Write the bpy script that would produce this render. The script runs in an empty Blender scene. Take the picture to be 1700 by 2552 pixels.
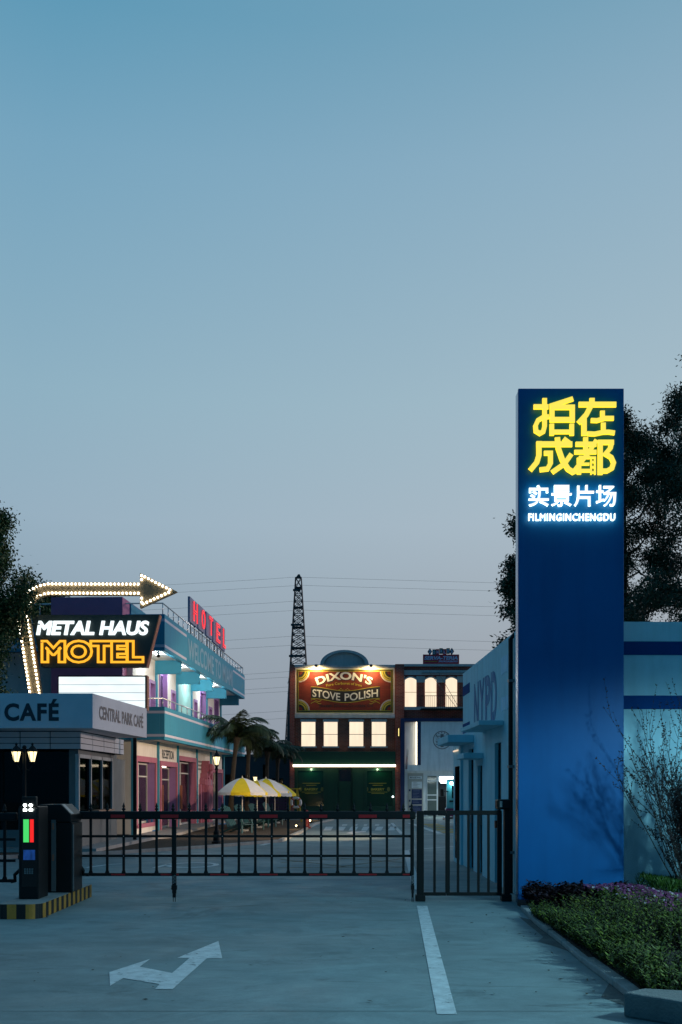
import bpy, bmesh, math, random
from mathutils import Vector, Matrix, Euler
R = math.radians
rnd = random.Random(7)
scene = bpy.context.scene
COL = scene.collection

# ------------------------------------------------------------------ camera, sky, sun, exposure
F, HX, HY, CH = 2481.1, 850.0, 1963.0, 1.6       # focal length in photo pixels, horizon, eye height
cam_d = bpy.data.cameras.new('camera'); cam_d.lens = 35; cam_d.sensor_width = 36
cam_d.shift_y = (HY - 1276) / 2552; cam_d.clip_end = 2000; cam_d.clip_start = .05
cam = bpy.data.objects.new('camera', cam_d); COL.objects.link(cam)
cam.location = (0, 0, CH); cam.rotation_euler = (R(90), 0, 0); scene.camera = cam

SUN_EL, SUN_AZ = R(6.0), R(74.0)                  # azimuth measured from +Y (view direction) to +X
world = bpy.data.worlds.new('World'); scene.world = world; world.use_nodes = True
nt = world.node_tree; nt.nodes.clear()
def N(t, **k):
    n = nt.nodes.new(t)
    for a, b in k.items(): setattr(n, a, b)
    return n
out = N('ShaderNodeOutputWorld'); bg = N('ShaderNodeBackground')
sky = N('ShaderNodeTexSky', sky_type='NISHITA', sun_disc=False)
sky.sun_elevation = R(1.0); sky.sun_rotation = SUN_AZ; sky.air_density = 1.2; sky.dust_density = 1.0; sky.ozone_density = 3.0
tc = N('ShaderNodeTexCoord'); sep = N('ShaderNodeSeparateXYZ'); nt.links.new(tc.outputs['Generated'], sep.inputs[0])
ramp = N('ShaderNodeValToRGB'); cr = ramp.color_ramp
def lin(c):
    c = c / 255
    return c / 12.92 if c <= .04045 else ((c + .055) / 1.055) ** 2.4
def C(r, g, b): return (lin(r), lin(g), lin(b), 1)
stops = [(0, (132, 145, 160)), (.07, (135, 150, 166)), (.13, (139, 156, 171)), (.254, (150, 175, 192)), (.36, (142, 176, 194)), (.53, (118, 164, 190)), (.61, (95, 153, 182)), (1, (62, 124, 160))]
while len(cr.elements) < len(stops): cr.elements.new(.5)
for e, (p, c) in zip(cr.elements, stops): e.position = p; e.color = C(*c)
nt.links.new(sep.outputs['Z'], ramp.inputs[0])
# the sky dims away from the afterglow, which lies ahead and to the right
dot = N('ShaderNodeVectorMath', operation='DOT_PRODUCT'); dot.inputs[1].default_value = Vector((math.sin(R(15)), math.cos(R(15)), .5)).normalized()
nt.links.new(tc.outputs['Generated'], dot.inputs[0])
mr = N('ShaderNodeMapRange'); mr.inputs[1].default_value = -.25; mr.inputs[2].default_value = .68; mr.interpolation_type = 'SMOOTHSTEP'
nt.links.new(dot.outputs['Value'], mr.inputs[0])
tint = N('ShaderNodeMix', data_type='RGBA'); tint.inputs['A'].default_value = (.03, .34, .54, 1); tint.inputs['B'].default_value = (1, 1, 1, 1); nt.links.new(mr.outputs[0], tint.inputs['Factor'])
glow = N('ShaderNodeMapRange'); glow.inputs[1].default_value = .2; glow.inputs[2].default_value = 1; glow.inputs[4].default_value = .16
dot2 = N('ShaderNodeVectorMath', operation='DOT_PRODUCT'); dot2.inputs[1].default_value = (math.sin(R(60)), math.cos(R(60)), 0); nt.links.new(tc.outputs['Generated'], dot2.inputs[0]); nt.links.new(dot2.outputs['Value'], glow.inputs[0])
gcol = N('ShaderNodeVectorMath', operation='SCALE'); gcol.inputs[0].default_value = (1, .62, .32); nt.links.new(glow.outputs[0], gcol.inputs['Scale'])
mul0 = N('ShaderNodeVectorMath', operation='MULTIPLY'); nt.links.new(ramp.outputs[0], mul0.inputs[0]); nt.links.new(tint.outputs['Result'], mul0.inputs[1])
mul = N('ShaderNodeVectorMath', operation='ADD'); nt.links.new(mul0.outputs[0], mul.inputs[0]); nt.links.new(gcol.outputs[0], mul.inputs[1])
skm = N('ShaderNodeVectorMath', operation='SCALE'); nt.links.new(sky.outputs[0], skm.inputs[0]); skm.inputs['Scale'].default_value = .006
add = N('ShaderNodeVectorMath', operation='ADD'); nt.links.new(mul.outputs[0], add.inputs[0]); nt.links.new(skm.outputs[0], add.inputs[1])
nt.links.new(add.outputs[0], bg.inputs[0]); bg.inputs[1].default_value = 1.0
nt.links.new(bg.outputs[0], out.inputs[0])

sun_d = bpy.data.lights.new('sun', 'SUN'); sun_d.energy = .85; sun_d.angle = R(5); sun_d.color = (1, .80, .74)
sun = bpy.data.objects.new('sun', sun_d); COL.objects.link(sun)
sdir = Vector((math.sin(SUN_AZ) * math.cos(SUN_EL), math.cos(SUN_AZ) * math.cos(SUN_EL), math.sin(SUN_EL)))
sun.rotation_euler = sdir.to_track_quat('Z', 'Y').to_euler(); sun.location = sdir * 60

scene.view_settings.view_transform = 'Standard'; scene.view_settings.look = 'None'
scene.view_settings.exposure = 0; scene.view_settings.gamma = 1; scene.view_settings.use_curve_mapping = False
scene.render.engine = 'CYCLES'
cy = scene.cycles; cy.use_denoising = True; cy.max_bounces = 6; cy.transparent_max_bounces = 12; cy.use_light_tree = True
cy.sample_clamp_indirect = 4.0
try: cy.denoiser = 'OPENIMAGEDENOISE'
except Exception: pass

# ------------------------------------------------------------------ helpers
def P(px, py, Y): return Vector(((px - HX) / F * Y, Y, CH + (HY - py) / F * Y))
def PX(px, Y): return (px - HX) / F * Y
def PZ(py, Y): return CH + (HY - py) / F * Y
def G(px, py, z=0.0):
    Y = (CH - z) * F / (py - HY)
    return Vector(((px - HX) / F * Y, Y, z))

class Frame:                                        # a facade that runs into depth: x outward, y along, z up
    def __init__(s, ox, oy, th): s.ox, s.oy, s.th = ox, oy, th; s.c, s.s = math.cos(th), math.sin(th)
    def u(s, px, w):
        k = (px - HX) / F
        return (s.ox + w * s.c - k * (s.oy + w * s.s)) / (k * s.c + s.s)
    def Y(s, u, w): return s.oy + w * s.s + u * s.c
    def X(s, u, w): return s.ox + w * s.c - u * s.s
    def z(s, py, u, w): return CH + (HY - py) / F * s.Y(u, w)

def mat(name, col, rough=.6, var=.12, scale=3.0, bump=0.0, bscale=40, metal=0.0, spec=.5, dirt=0.0):
    m = bpy.data.materials.new(name); m.use_nodes = True; t = m.node_tree; b = t.nodes['Principled BSDF']
    b.inputs['Roughness'].default_value = rough; b.inputs['Metallic'].default_value = metal
    b.inputs['Specular IOR Level'].default_value = spec
    tcn = t.nodes.new('ShaderNodeTexCoord'); co = tcn.outputs['Object']
    if var > 0:
        n = t.nodes.new('ShaderNodeTexNoise'); n.inputs['Scale'].default_value = scale; n.inputs['Detail'].default_value = 6; n.inputs['Roughness'].default_value = .65
        t.links.new(co, n.inputs['Vector'])
        r = t.nodes.new('ShaderNodeMapRange'); r.inputs[1].default_value = .3; r.inputs[2].default_value = .7; r.inputs[3].default_value = 1 - var; r.inputs[4].default_value = 1 + var
        t.links.new(n.outputs['Fac'], r.inputs[0])
        v = t.nodes.new('ShaderNodeVectorMath'); v.operation = 'SCALE'; v.inputs[0].default_value = col[:3]
        t.links.new(r.outputs[0], v.inputs['Scale']); last = v.outputs[0]
        if dirt > 0:                                # streaks of old rain dirt, stretched along z
            mp = t.nodes.new('ShaderNodeMapping'); mp.inputs['Scale'].default_value = (2.2, 2.2, .25); t.links.new(co, mp.inputs[0])
            n2 = t.nodes.new('ShaderNodeTexNoise'); n2.inputs['Scale'].default_value = 2.5; n2.inputs['Detail'].default_value = 8; t.links.new(mp.outputs[0], n2.inputs['Vector'])
            r2 = t.nodes.new('ShaderNodeMapRange'); r2.inputs[1].default_value = .45; r2.inputs[2].default_value = .75; r2.inputs[3].default_value = 1; r2.inputs[4].default_value = 1 - dirt
            t.links.new(n2.outputs['Fac'], r2.inputs[0])
            v2 = t.nodes.new('ShaderNodeVectorMath'); v2.operation = 'SCALE'; t.links.new(last, v2.inputs[0]); t.links.new(r2.outputs[0], v2.inputs['Scale']); last = v2.outputs[0]
        t.links.new(last, b.inputs['Base Color'])
    else: b.inputs['Base Color'].default_value = col
    if bump > 0:
        n3 = t.nodes.new('ShaderNodeTexNoise'); n3.inputs['Scale'].default_value = bscale; n3.inputs['Detail'].default_value = 5; t.links.new(co, n3.inputs['Vector'])
        bp = t.nodes.new('ShaderNodeBump'); bp.inputs['Strength'].default_value = bump; bp.inputs['Distance'].default_value = .02
        t.links.new(n3.outputs['Fac'], bp.inputs['Height']); t.links.new(bp.outputs[0], b.inputs['Normal'])
    return m

def emis(name, col, st):
    m = bpy.data.materials.new(name); m.use_nodes = True; t = m.node_tree; b = t.nodes['Principled BSDF']
    b.inputs['Base Color'].default_value = (.02, .02, .02, 1); b.inputs['Roughness'].default_value = .4
    b.inputs['Emission Color'].default_value = col; b.inputs['Emission Strength'].default_value = st
    return m

def brickmat(name, c1, c2, mortar, axis='XZ', bw=.23, bh=.075):
    m = bpy.data.materials.new(name); m.use_nodes = True; t = m.node_tree; b = t.nodes['Principled BSDF']
    tcn = t.nodes.new('ShaderNodeTexCoord'); s = t.nodes.new('ShaderNodeSeparateXYZ'); c = t.nodes.new('ShaderNodeCombineXYZ')
    t.links.new(tcn.outputs['Object'], s.inputs[0])
    ad = t.nodes.new('ShaderNodeMath'); ad.operation = 'ADD'; t.links.new(s.outputs['X'], ad.inputs[0]); t.links.new(s.outputs['Y'], ad.inputs[1])
    t.links.new(ad.outputs[0], c.inputs[0]); t.links.new(s.outputs['Z'], c.inputs[1])
    br = t.nodes.new('ShaderNodeTexBrick'); t.links.new(c.outputs[0], br.inputs['Vector'])
    br.inputs['Color1'].default_value = c1; br.inputs['Color2'].default_value = c2; br.inputs['Mortar'].default_value = mortar
    br.inputs['Scale'].default_value = 1; br.inputs['Brick Width'].default_value = bw; br.inputs['Row Height'].default_value = bh; br.inputs['Mortar Size'].default_value = .008
    n = t.nodes.new('ShaderNodeTexNoise'); n.inputs['Scale'].default_value = 1.3; n.inputs['Detail'].default_value = 7; t.links.new(tcn.outputs['Object'], n.inputs['Vector'])
    r = t.nodes.new('ShaderNodeMapRange'); r.inputs[1].default_value = .3; r.inputs[2].default_value = .7; r.inputs[3].default_value = .72; r.inputs[4].default_value = 1.2; t.links.new(n.outputs['Fac'], r.inputs[0])
    v = t.nodes.new('ShaderNodeVectorMath'); v.operation = 'SCALE'; t.links.new(br.outputs['Color'], v.inputs[0]); t.links.new(r.outputs[0], v.inputs['Scale'])
    t.links.new(v.outputs[0], b.inputs['Base Color']); b.inputs['Roughness'].default_value = .85
    bp = t.nodes.new('ShaderNodeBump'); bp.inputs['Strength'].default_value = .5; bp.inputs['Distance'].default_value = .01; bp.invert = True
    t.links.new(br.outputs['Fac'], bp.inputs['Height']); t.links.new(bp.outputs[0], b.inputs['Normal'])
    return m

def glassmat(name, tint=(.55, .6, .62, 1), refl=.12):
    m = bpy.data.materials.new(name); m.use_nodes = True; t = m.node_tree; t.nodes.clear()
    o = t.nodes.new('ShaderNodeOutputMaterial'); mx = t.nodes.new('ShaderNodeMixShader'); tr = t.nodes.new('ShaderNodeBsdfTransparent'); gl = t.nodes.new('ShaderNodeBsdfGlossy')
    tr.inputs[0].default_value = tint; gl.inputs['Roughness'].default_value = .03
    fr = t.nodes.new('ShaderNodeLayerWeight'); fr.inputs[0].default_value = .25
    mrn = t.nodes.new('ShaderNodeMapRange'); mrn.inputs[3].default_value = refl * .5; mrn.inputs[4].default_value = min(.7, refl * 5); t.links.new(fr.outputs['Facing'], mrn.inputs[0])
    t.links.new(mrn.outputs[0], mx.inputs[0]); t.links.new(tr.outputs[0], mx.inputs[1]); t.links.new(gl.outputs[0], mx.inputs[2]); t.links.new(mx.outputs[0], o.inputs[0])
    return m

def leafmat(name, c1, c2, rough=.55):
    m = bpy.data.materials.new(name); m.use_nodes = True; t = m.node_tree; b = t.nodes['Principled BSDF']
    geo = t.nodes.new('ShaderNodeNewGeometry'); rp = t.nodes.new('ShaderNodeValToRGB')
    rp.color_ramp.elements[0].color = c1; rp.color_ramp.elements[1].color = c2
    t.links.new(geo.outputs['Random Per Island'], rp.inputs[0]); t.links.new(rp.outputs[0], b.inputs['Base Color'])
    b.inputs['Roughness'].default_value = rough; b.inputs['Specular IOR Level'].default_value = .3
    return m

class MB:
    def __init__(s): s.v = []; s.f = []; s.m = []
    def add(s, vs, fs, m=0):
        o = len(s.v); s.v += [tuple(v) for v in vs]
        for f in fs: s.f.append([i + o for i in f]); s.m.append(m)
        return s
    def box(s, x0, x1, y0, y1, z0, z1, m=0):
        x0, x1 = min(x0, x1), max(x0, x1); y0, y1 = min(y0, y1), max(y0, y1); z0, z1 = min(z0, z1), max(z0, z1)
        return s.add([(x0, y0, z0), (x1, y0, z0), (x1, y1, z0), (x0, y1, z0), (x0, y0, z1), (x1, y0, z1), (x1, y1, z1), (x0, y1, z1)],
                     [(0, 3, 2, 1), (4, 5, 6, 7), (0, 1, 5, 4), (1, 2, 6, 5), (2, 3, 7, 6), (3, 0, 4, 7)], m)
    def bar(s, a, b, w, h, up=(0, 0, 1), m=0):      # square bar between two points
        a, b = Vector(a), Vector(b); d = (b - a).normalized(); sd = d.cross(Vector(up))
        if sd.length < 1e-4: sd = d.cross(Vector((1, 0, 0)))
        sd.normalize(); u2 = sd.cross(d)
        vs = [p + sd * (i * w / 2) + u2 * (j * h / 2) for p in (a, b) for i, j in ((-1, -1), (1, -1), (1, 1), (-1, 1))]
        return s.add(vs, [(0, 1, 2, 3), (7, 6, 5, 4), (0, 4, 5, 1), (1, 5, 6, 2), (2, 6, 7, 3), (3, 7, 4, 0)], m)
    def prism(s, poly, f0, f1, m=0):                # poly of 2-tuples; f0/f1 map (a,b) -> 3d point for both ends
        n = len(poly); vs = [f0(*p) for p in poly] + [f1(*p) for p in poly]
        return s.add(vs, [tuple(range(n)), tuple(range(2 * n - 1, n - 1, -1))] + [(i, i + n, (i + 1) % n + n, (i + 1) % n) for i in range(n)], m)
    def xz(s, poly, y0, y1, m=0): return s.prism(poly, lambda a, b: (a, y0, b), lambda a, b: (a, y1, b), m)
    def yz(s, poly, x0, x1, m=0): return s.prism(poly, lambda a, b: (x0, a, b), lambda a, b: (x1, a, b), m)
    def xy(s, poly, z0, z1, m=0): return s.prism(poly, lambda a, b: (a, b, z0), lambda a, b: (a, b, z1), m)
    def tube(s, pts, r, n=8, m=0, cap=True):
        pts = [Vector(p) for p in pts]; k = len(pts); rr = r if isinstance(r, (list, tuple)) else [r] * k
        o = len(s.v); prev = None
        for i, p in enumerate(pts):
            d = (pts[min(i + 1, k - 1)] - pts[max(i - 1, 0)])
            d = d.normalized() if d.length > 1e-9 else Vector((0, 0, 1))
            if prev is None:
                a = d.cross(Vector((0, 0, 1))) if abs(d.z) < .95 else d.cross(Vector((1, 0, 0)))
            else: a = prev - d * prev.dot(d)
            a.normalize(); prev = a; b = d.cross(a)
            for j in range(n):
                t = 2 * math.pi * j / n; s.v.append(tuple(p + (a * math.cos(t) + b * math.sin(t)) * rr[i]))
        for i in range(k - 1):
            for j in range(n):
                s.f.append([o + i * n + j, o + i * n + (j + 1) % n, o + (i + 1) * n + (j + 1) % n, o + (i + 1) * n + j]); s.m.append(m)
        if cap:
            s.f.append([o + j for j in range(n)][::-1]); s.m.append(m); s.f.append([o + (k - 1) * n + j for j in range(n)]); s.m.append(m)
        return s
    def lathe(s, prof, c=(0, 0, 0), n=16, m=0):     # prof: (radius, z)
        c = Vector(c); return s.tube([c + Vector((0, 0, z)) for r, z in prof], [max(r, .0005) for r, z in prof], n, m)
    def sphere(s, c, r, n=10, k=6, m=0, sz=1.0):
        return s.lathe([(r * math.sin(math.pi * i / k), -r * sz * math.cos(math.pi * i / k)) for i in range(k + 1)], c, n, m)
    def quad(s, a, b, c, d, m=0): return s.add([a, b, c, d], [(0, 1, 2, 3)], m)
    def faced(s, me, fn):                            # lettering with a lit face (slot 0) and stronger returns (slot 1)
        o = len(s.v); s.v += [tuple(fn(v.co)) for v in me.vertices]
        for p in me.polygons: s.f.append([i + o for i in p.vertices]); s.m.append(0 if p.normal.z > .6 else 1)
        return s
    def mesh_in(s, me, M, m=0): return s.add([M @ v.co for v in me.vertices], [tuple(p.vertices) for p in me.polygons], m)
    def leaf(s, p, d, up, L, W):                    # one folded diamond leaf
        sd = d.cross(up)
        if sd.length < 1e-4: return
        sd.normalize(); o = len(s.v); mid = p + d * L * .45
        s.v += [tuple(p), tuple(mid + sd * W / 2), tuple(p + d * L), tuple(mid - sd * W / 2)]
        s.f.append([o, o + 1, o + 2, o + 3]); s.m.append(0)
    def mesh(s, name, mats, smooth=False):
        me = bpy.data.meshes.new(name); me.from_pydata(s.v, [], s.f)
        for mm in (mats if isinstance(mats, (list, tuple)) else [mats]): me.materials.append(mm)
        if any(s.m): me.polygons.foreach_set('material_index', s.m)
        if smooth: me.polygons.foreach_set('use_smooth', [True] * len(s.f))
        me.update(); return me
    def build(s, name, mats, parent=None, smooth=False, world=True, bevel=0, recalc=True):
        off = WL.get(parent.name, Vector()) if (parent is not None and world) else Vector()
        if off.length: s.v = [(v[0] - off.x, v[1] - off.y, v[2] - off.z) for v in s.v]
        me = s.mesh(name, mats, smooth)
        if recalc and len(s.f) < 4000:
            bm = bmesh.new(); bm.from_mesh(me); bmesh.ops.recalc_face_normals(bm, faces=bm.faces); bm.to_mesh(me); bm.free()
        o = bpy.data.objects.new(name, me); COL.objects.link(o); o.parent = parent; WL[o.name] = off
        if bevel:
            bv = o.modifiers.new('bevel', 'BEVEL'); bv.width = bevel; bv.segments = 2; bv.limit_method = 'ANGLE'
        return o

WL = {}
def thing(name, label, cat, loc=(0, 0, 0), group=None, rotz=0):
    o = bpy.data.objects.new(name, None); COL.objects.link(o); o.location = loc; o.rotation_euler = (0, 0, rotz); o.empty_display_size = .2
    o['label'] = label; o['category'] = cat
    if group: o['group'] = group
    WL[o.name] = Vector(loc); return o
def tag(o, label, cat, group=None, kind=None):
    o['label'] = label; o['category'] = cat
    if group: o['group'] = group
    if kind: o['kind'] = kind
    return o
def struct(o): o['kind'] = 'structure'; return o
def inst(me, name, parent, pos, rot=None, scale=None, world=True):
    o = bpy.data.objects.new(name, me); COL.objects.link(o); o.parent = parent
    off = WL.get(parent.name, Vector()) if (parent is not None and world) else Vector()
    o.location = Vector(pos) - off
    if rot: o.rotation_euler = rot
    if scale: o.scale = scale
    WL[o.name] = off; return o
def copy_tree(o, parent=None):
    c = o.copy(); COL.objects.link(c); c.parent = parent
    for ch in list(o.children): copy_tree(ch, c)
    return c

TC = {}
def text(sx, ext=0.0, off=0.0, shear=0.0, spacing=1.0, outline=0.0, bold=0.0):
    key = (sx, ext, off, shear, spacing, outline, bold)
    if key in TC: return TC[key]
    cu = bpy.data.curves.new('lettering', 'FONT'); cu.body = sx; cu.size = 1; cu.extrude = ext; cu.offset = off; cu.shear = shear; cu.space_character = spacing; cu.resolution_u = 4
    if outline: cu.fill_mode = 'NONE'; cu.bevel_depth = outline; cu.bevel_resolution = 2
    if bold: cu.bevel_depth = bold; cu.bevel_resolution = 1
    ob = bpy.data.objects.new('lettering', cu); me = bpy.data.meshes.new_from_object(ob); bpy.data.objects.remove(ob)
    TC[key] = me; return me
def bbox(me):
    xs = [v.co.x for v in me.vertices]; ys = [v.co.y for v in me.vertices]
    return min(xs), max(xs), min(ys), max(ys)
def fit(me, o, ex, ey, w, h, n=None, zs=1.0, flip=1):
    """matrix that puts the lettering's bounding box on the rectangle o + ex*w + ey*h"""
    x0, x1, y0, y1 = bbox(me); ex, ey = Vector(ex), Vector(ey); ez = ex.cross(ey)
    sx, sy = w / (x1 - x0), h / (y1 - y0)
    M = Matrix.Identity(4)
    for i in range(3): M[i][0] = ex[i] * sx; M[i][1] = ey[i] * sy; M[i][2] = ez[i] * zs
    org = Vector(o) - ex * (x0 * sx) - ey * (y0 * sy)
    for i in range(3): M[i][3] = org[i]
    return M
def letters_along(word, **k):
    """[(mesh, x offset)] of every character, offsets as the full word sets them"""
    res = []
    for i, ch in enumerate(word):
        if ch == ' ': continue
        pre = bbox(text(word[:i + 1], **k))[1]; me = text(ch, **k); b = bbox(me); res.append((me, pre - b[1]))
    return res
def wall_cells(mb, u0, u1, z0, z1, holes, put, m=0):
    us = sorted({u0, u1} | {h[0] for h in holes} | {h[1] for h in holes})
    for a, b in zip(us, us[1:]):
        c = (a + b) / 2; zz = z0
        for h in sorted([h for h in holes if h[0] < c < h[1]], key=lambda h: h[2]):
            if h[2] > zz + 1e-4: put(mb, a, b, zz, h[2], m)
            zz = max(zz, h[3])
        if zz < z1 - 1e-4: put(mb, a, b, zz, z1, m)

# ------------------------------------------------------------------ materials
M = {}
M['white'] = mat('white render', (.76, .77, .78, 1), .8, .07, 1.5, .25, 60, dirt=.18)
M['police'] = mat('pale blue grey render', (.40, .68, .76, 1), .85, .08, 1.2, .4, 90, dirt=.15)
M['navy'] = mat('navy paint', C(14, 66, 122), .95, .1, 3, .1, 60, spec=.1)
M['navytrim'] = mat('dark navy trim', C(18, 36, 82), .6, .1, 3)
M['black'] = mat('black powder coat', (.006, .007, .0075, 1), .55, .15, 6, spec=.25)
M['blackm'] = mat('black cabinet steel', (.005, .0055, .006, 1), .45, .15, 4, spec=.25)
M['greym'] = mat('grey edge metal', (.16, .17, .18, 1), .35, .1, 6, metal=.6)
M['steel'] = mat('brushed steel', (.55, .56, .58, 1), .3, .08, 8, metal=1)
M['redref'] = mat('red reflective tape', (.33, .008, .01, 1), .35, .1, 10)
M['teal'] = mat('teal facade paint', C(52, 142, 172), .7, .06, 1.2, .15, 60, dirt=.1)
M['tealpale'] = mat('pale teal paint', C(150, 205, 205), .7, .06, 1.5)
M['stripe'] = mat('pale lilac stripe', C(196, 196, 212), .7, .06, 3)
M['cream'] = mat('white stucco', (.70, .69, .66, 1), .85, .06, 1.4, .25, 70, dirt=.12)
M['pink'] = mat('pink door trim', C(168, 100, 124), .6, .08, 3)
M['orchid'] = mat('orchid panel', C(152, 116, 176), .6, .08, 3)
M['purple'] = mat('purple tower paint', C(176, 112, 150), .75, .08, 2, .2, 60)
M['cafe'] = mat('white cafe fascia', (.60, .61, .66, 1), .6, .05, 2)
M['cafewall'] = mat('grey cafe wall', (.16, .17, .17, 1), .8, .1, 2, .2, 50)
M['darkpaint'] = mat('dark slate lettering', C(28, 46, 58), .6, .1, 5)
M['greylet'] = mat('grey lettering', C(120, 112, 112), .6, .08, 5)
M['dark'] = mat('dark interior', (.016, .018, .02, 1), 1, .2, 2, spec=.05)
M['darkroom'] = mat('dim room wall', (.06, .065, .07, 1), .9, .2, 1)
M['glass'] = glassmat('window glass')
M['glassd'] = glassmat('dark window glass', (.22, .26, .28, 1), .03)
M['brick'] = brickmat('red brick', C(146, 72, 50), C(124, 60, 44), C(150, 120, 100))
M['brickd'] = brickmat('dark red brick', C(160, 66, 52), C(132, 54, 44), C(160, 124, 110))
M['green'] = mat('bottle green paint', C(10, 60, 38), .45, .12, 2, dirt=.15)
M['stone'] = mat('pale stone trim', (.45, .46, .46, 1), .8, .1, 2, .2, 40, dirt=.2)
M['gold'] = mat('gold paint', C(178, 158, 40), .5, .15, 8)
M['signred'] = brickmat('painted red brick sign', C(128, 40, 26), C(112, 34, 22), C(98, 30, 20), bw=.23, bh=.07)
M['signblack'] = mat('black sign paint', C(30, 24, 22), .6, .2, 6)
M['signwhite'] = mat('cream sign paint', C(226, 218, 205), .6, .12, 8)
M['redsign'] = mat('dark red enamel', C(190, 44, 60), .5, .1, 4)
M['bark'] = mat('bark', (.035, .028, .022, 1), .95, .35, 8, .8, 30)
M['palmbark'] = mat('palm bark', (.036, .030, .022, 1), .95, .4, 10, .8, 40)
M['leafdark'] = leafmat('dark evergreen leaf', (.016, .032, .018, 1), (.05, .08, .04, 1))
M['leafmid'] = leafmat('green leaf', (.02, .05, .016, 1), (.05, .10, .03, 1))
M['leafbush'] = leafmat('bed shrub leaf', (.022, .045, .004, 1), (.115, .15, .012, 1))
M['leafred'] = leafmat('maroon leaf', (.016, .008, .010, 1), (.05, .022, .026, 1))
M['leafbright'] = leafmat('fresh green needle', (.02, .06, .006, 1), (.05, .11, .010, 1))
M['leafshrub'] = leafmat('small dark shrub leaf', (.010, .007, .008, 1), (.03, .018, .02, 1))
M['leafpalm'] = leafmat('palm leaflet', (.011, .026, .014, 1), (.03, .054, .026, 1))
M['flower'] = leafmat('magenta petal', (.085, .012, .055, 1), (.19, .045, .13, 1))
M['flowerw'] = leafmat('pale petal', (.26, .2, .24, 1), (.4, .34, .38, 1))
M['soil'] = mat('planting soil', (.028, .022, .017, 1), 1, .4, 6, .8, 30)
M['kerb'] = mat('kerb concrete', (.30, .31, .30, 1), .9, .2, 5, .5, 60)
M['roadwhite'] = mat('worn white road paint', (.58, .61, .61, 1), .7, .22, 9, .2, 60)
def worn(m, amount):
    t = m.node_tree; o_ = t.nodes['Material Output']; b_ = t.nodes['Principled BSDF']; mx = t.nodes.new('ShaderNodeMixShader'); tr = t.nodes.new('ShaderNodeBsdfTransparent')
    co = t.nodes.new('ShaderNodeTexCoord'); n = t.nodes.new('ShaderNodeTexNoise'); n.inputs['Scale'].default_value = 7; n.inputs['Detail'].default_value = 9; n.inputs['Roughness'].default_value = .75; t.links.new(co.outputs['Object'], n.inputs['Vector'])
    r_ = t.nodes.new('ShaderNodeMapRange'); r_.inputs[1].default_value = amount - .05; r_.inputs[2].default_value = amount + .06; t.links.new(n.outputs['Fac'], r_.inputs[0])
    t.links.new(r_.outputs[0], mx.inputs[0]); t.links.new(b_.outputs[0], mx.inputs[1]); t.links.new(tr.outputs[0], mx.inputs[2]); t.links.new(mx.outputs[0], o_.inputs[0]); return m
worn(M['roadwhite'], .62)
M['roadyellow'] = mat('worn yellow road paint', C(168, 138, 42), .7, .25, 7)
M['roadfaint'] = mat('faded yellow road paint', C(122, 108, 76), .8, .3, 7)
worn(M['roadyellow'], .58); worn(M['roadfaint'], .55)
M['yellowp'] = mat('yellow hazard paint', C(176, 122, 46), .7, .2, 8)
M['blackp'] = mat('black hazard paint', C(22, 20, 18), .7, .2, 8)
M['concrete'] = mat('island concrete', (.26, .26, .25, 1), .9, .2, 4, .4, 50)
M['umby'] = mat('yellow canvas', C(224, 200, 30), .8, .06, 6)
M['umbw'] = mat('white canvas', (.68, .68, .68, 1), .8, .05, 6)
M['chair'] = mat('turquoise chair paint', C(14, 70, 76), .55, .1, 5)
M['towery'] = mat('yellow lifeguard paint', C(186, 160, 40), .6, .1, 6)
M['ringw'] = mat('ring white', (.7, .68, .66, 1), .5, .05, 6)
M['orange'] = mat('orange band', C(200, 96, 40), .5, .08, 6)
M['red'] = mat('hydrant red', C(120, 18, 22), .45, .1, 6)
M['blue'] = mat('bench blue', C(40, 110, 170), .5, .1, 6)
M['darkbld'] = mat('slate grey wall', (.05, .055, .065, 1), .85, .15, 1.5)
M['tower'] = mat('pylon steel', (.03, .035, .04, 1), .6, .1, 4)
M['lawn'] = mat('brown mulch', (.055, .036, .022, 1), 1, .4, 5, .9, 25)
M['paving'] = mat('pale paving', (.33, .32, .31, 1), .9, .15, 3, .3, 40)
M['truckt'] = mat('turquoise truck paint', C(70, 160, 172), .35, .06, 3)
M['truckp'] = mat('plum truck paint', C(92, 40, 84), .35, .06, 3)
M['chrome'] = mat('chrome', (.7, .7, .72, 1), .15, .03, 8, metal=1)
M['arrow'] = mat('bronze brown sign sheet', (.24, .175, .095, 1), .5, .15, 4)
M['copper'] = mat('copper edge', C(176, 110, 84), .45, .1, 5, metal=.4)
M['sign'] = mat('dark green grey sign sheet', C(38, 50, 48), .5, .1, 4)
M['plate'] = mat('slate letter plate', C(118, 130, 160), .6, .08, 4)
M['pylon'] = mat('royal blue panel', (.002, .112, .33, 1), .42, .05, 2, dirt=.12, spec=.25)
M['pylonside'] = mat('pylon aluminium edge', (.42, .44, .52, 1), .25, .05, 5, metal=.7)
E = {}
E['yellow'] = emis('yellow neon face', (1, .80, .09, 1), 1.05)
E['yellowb'] = emis('yellow neon halo', (1, .70, .02, 1), 1.6)
E['white'] = emis('cold white neon face', (.9, .98, 1, 1), 1.15)
E['whiteb'] = emis('cold white halo', (.72, 1, .85, 1), 3.2)
E['mwhite'] = emis('white channel letter', (.85, .97, 1, 1), 1.4)
E['morange'] = emis('amber neon tube', (1, .42, .02, 1), 1.35)
E['hred'] = emis('red neon', (1, .02, .03, 1), 1.3)
E['bulb'] = emis('warm white bulb', (1, .93, .74, 1), 12)
E['lightbox'] = emis('white light box', (.86, .97, 1, 1), 1.15)
E['window'] = emis('warm lit window', (1, .82, .60, 1), 1.08)
E['strip'] = emis('warm LED strip', (1, .80, .55, 1), 5)
E['stripc'] = emis('warm LED edge', (1, .86, .62, 1), 4)
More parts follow.
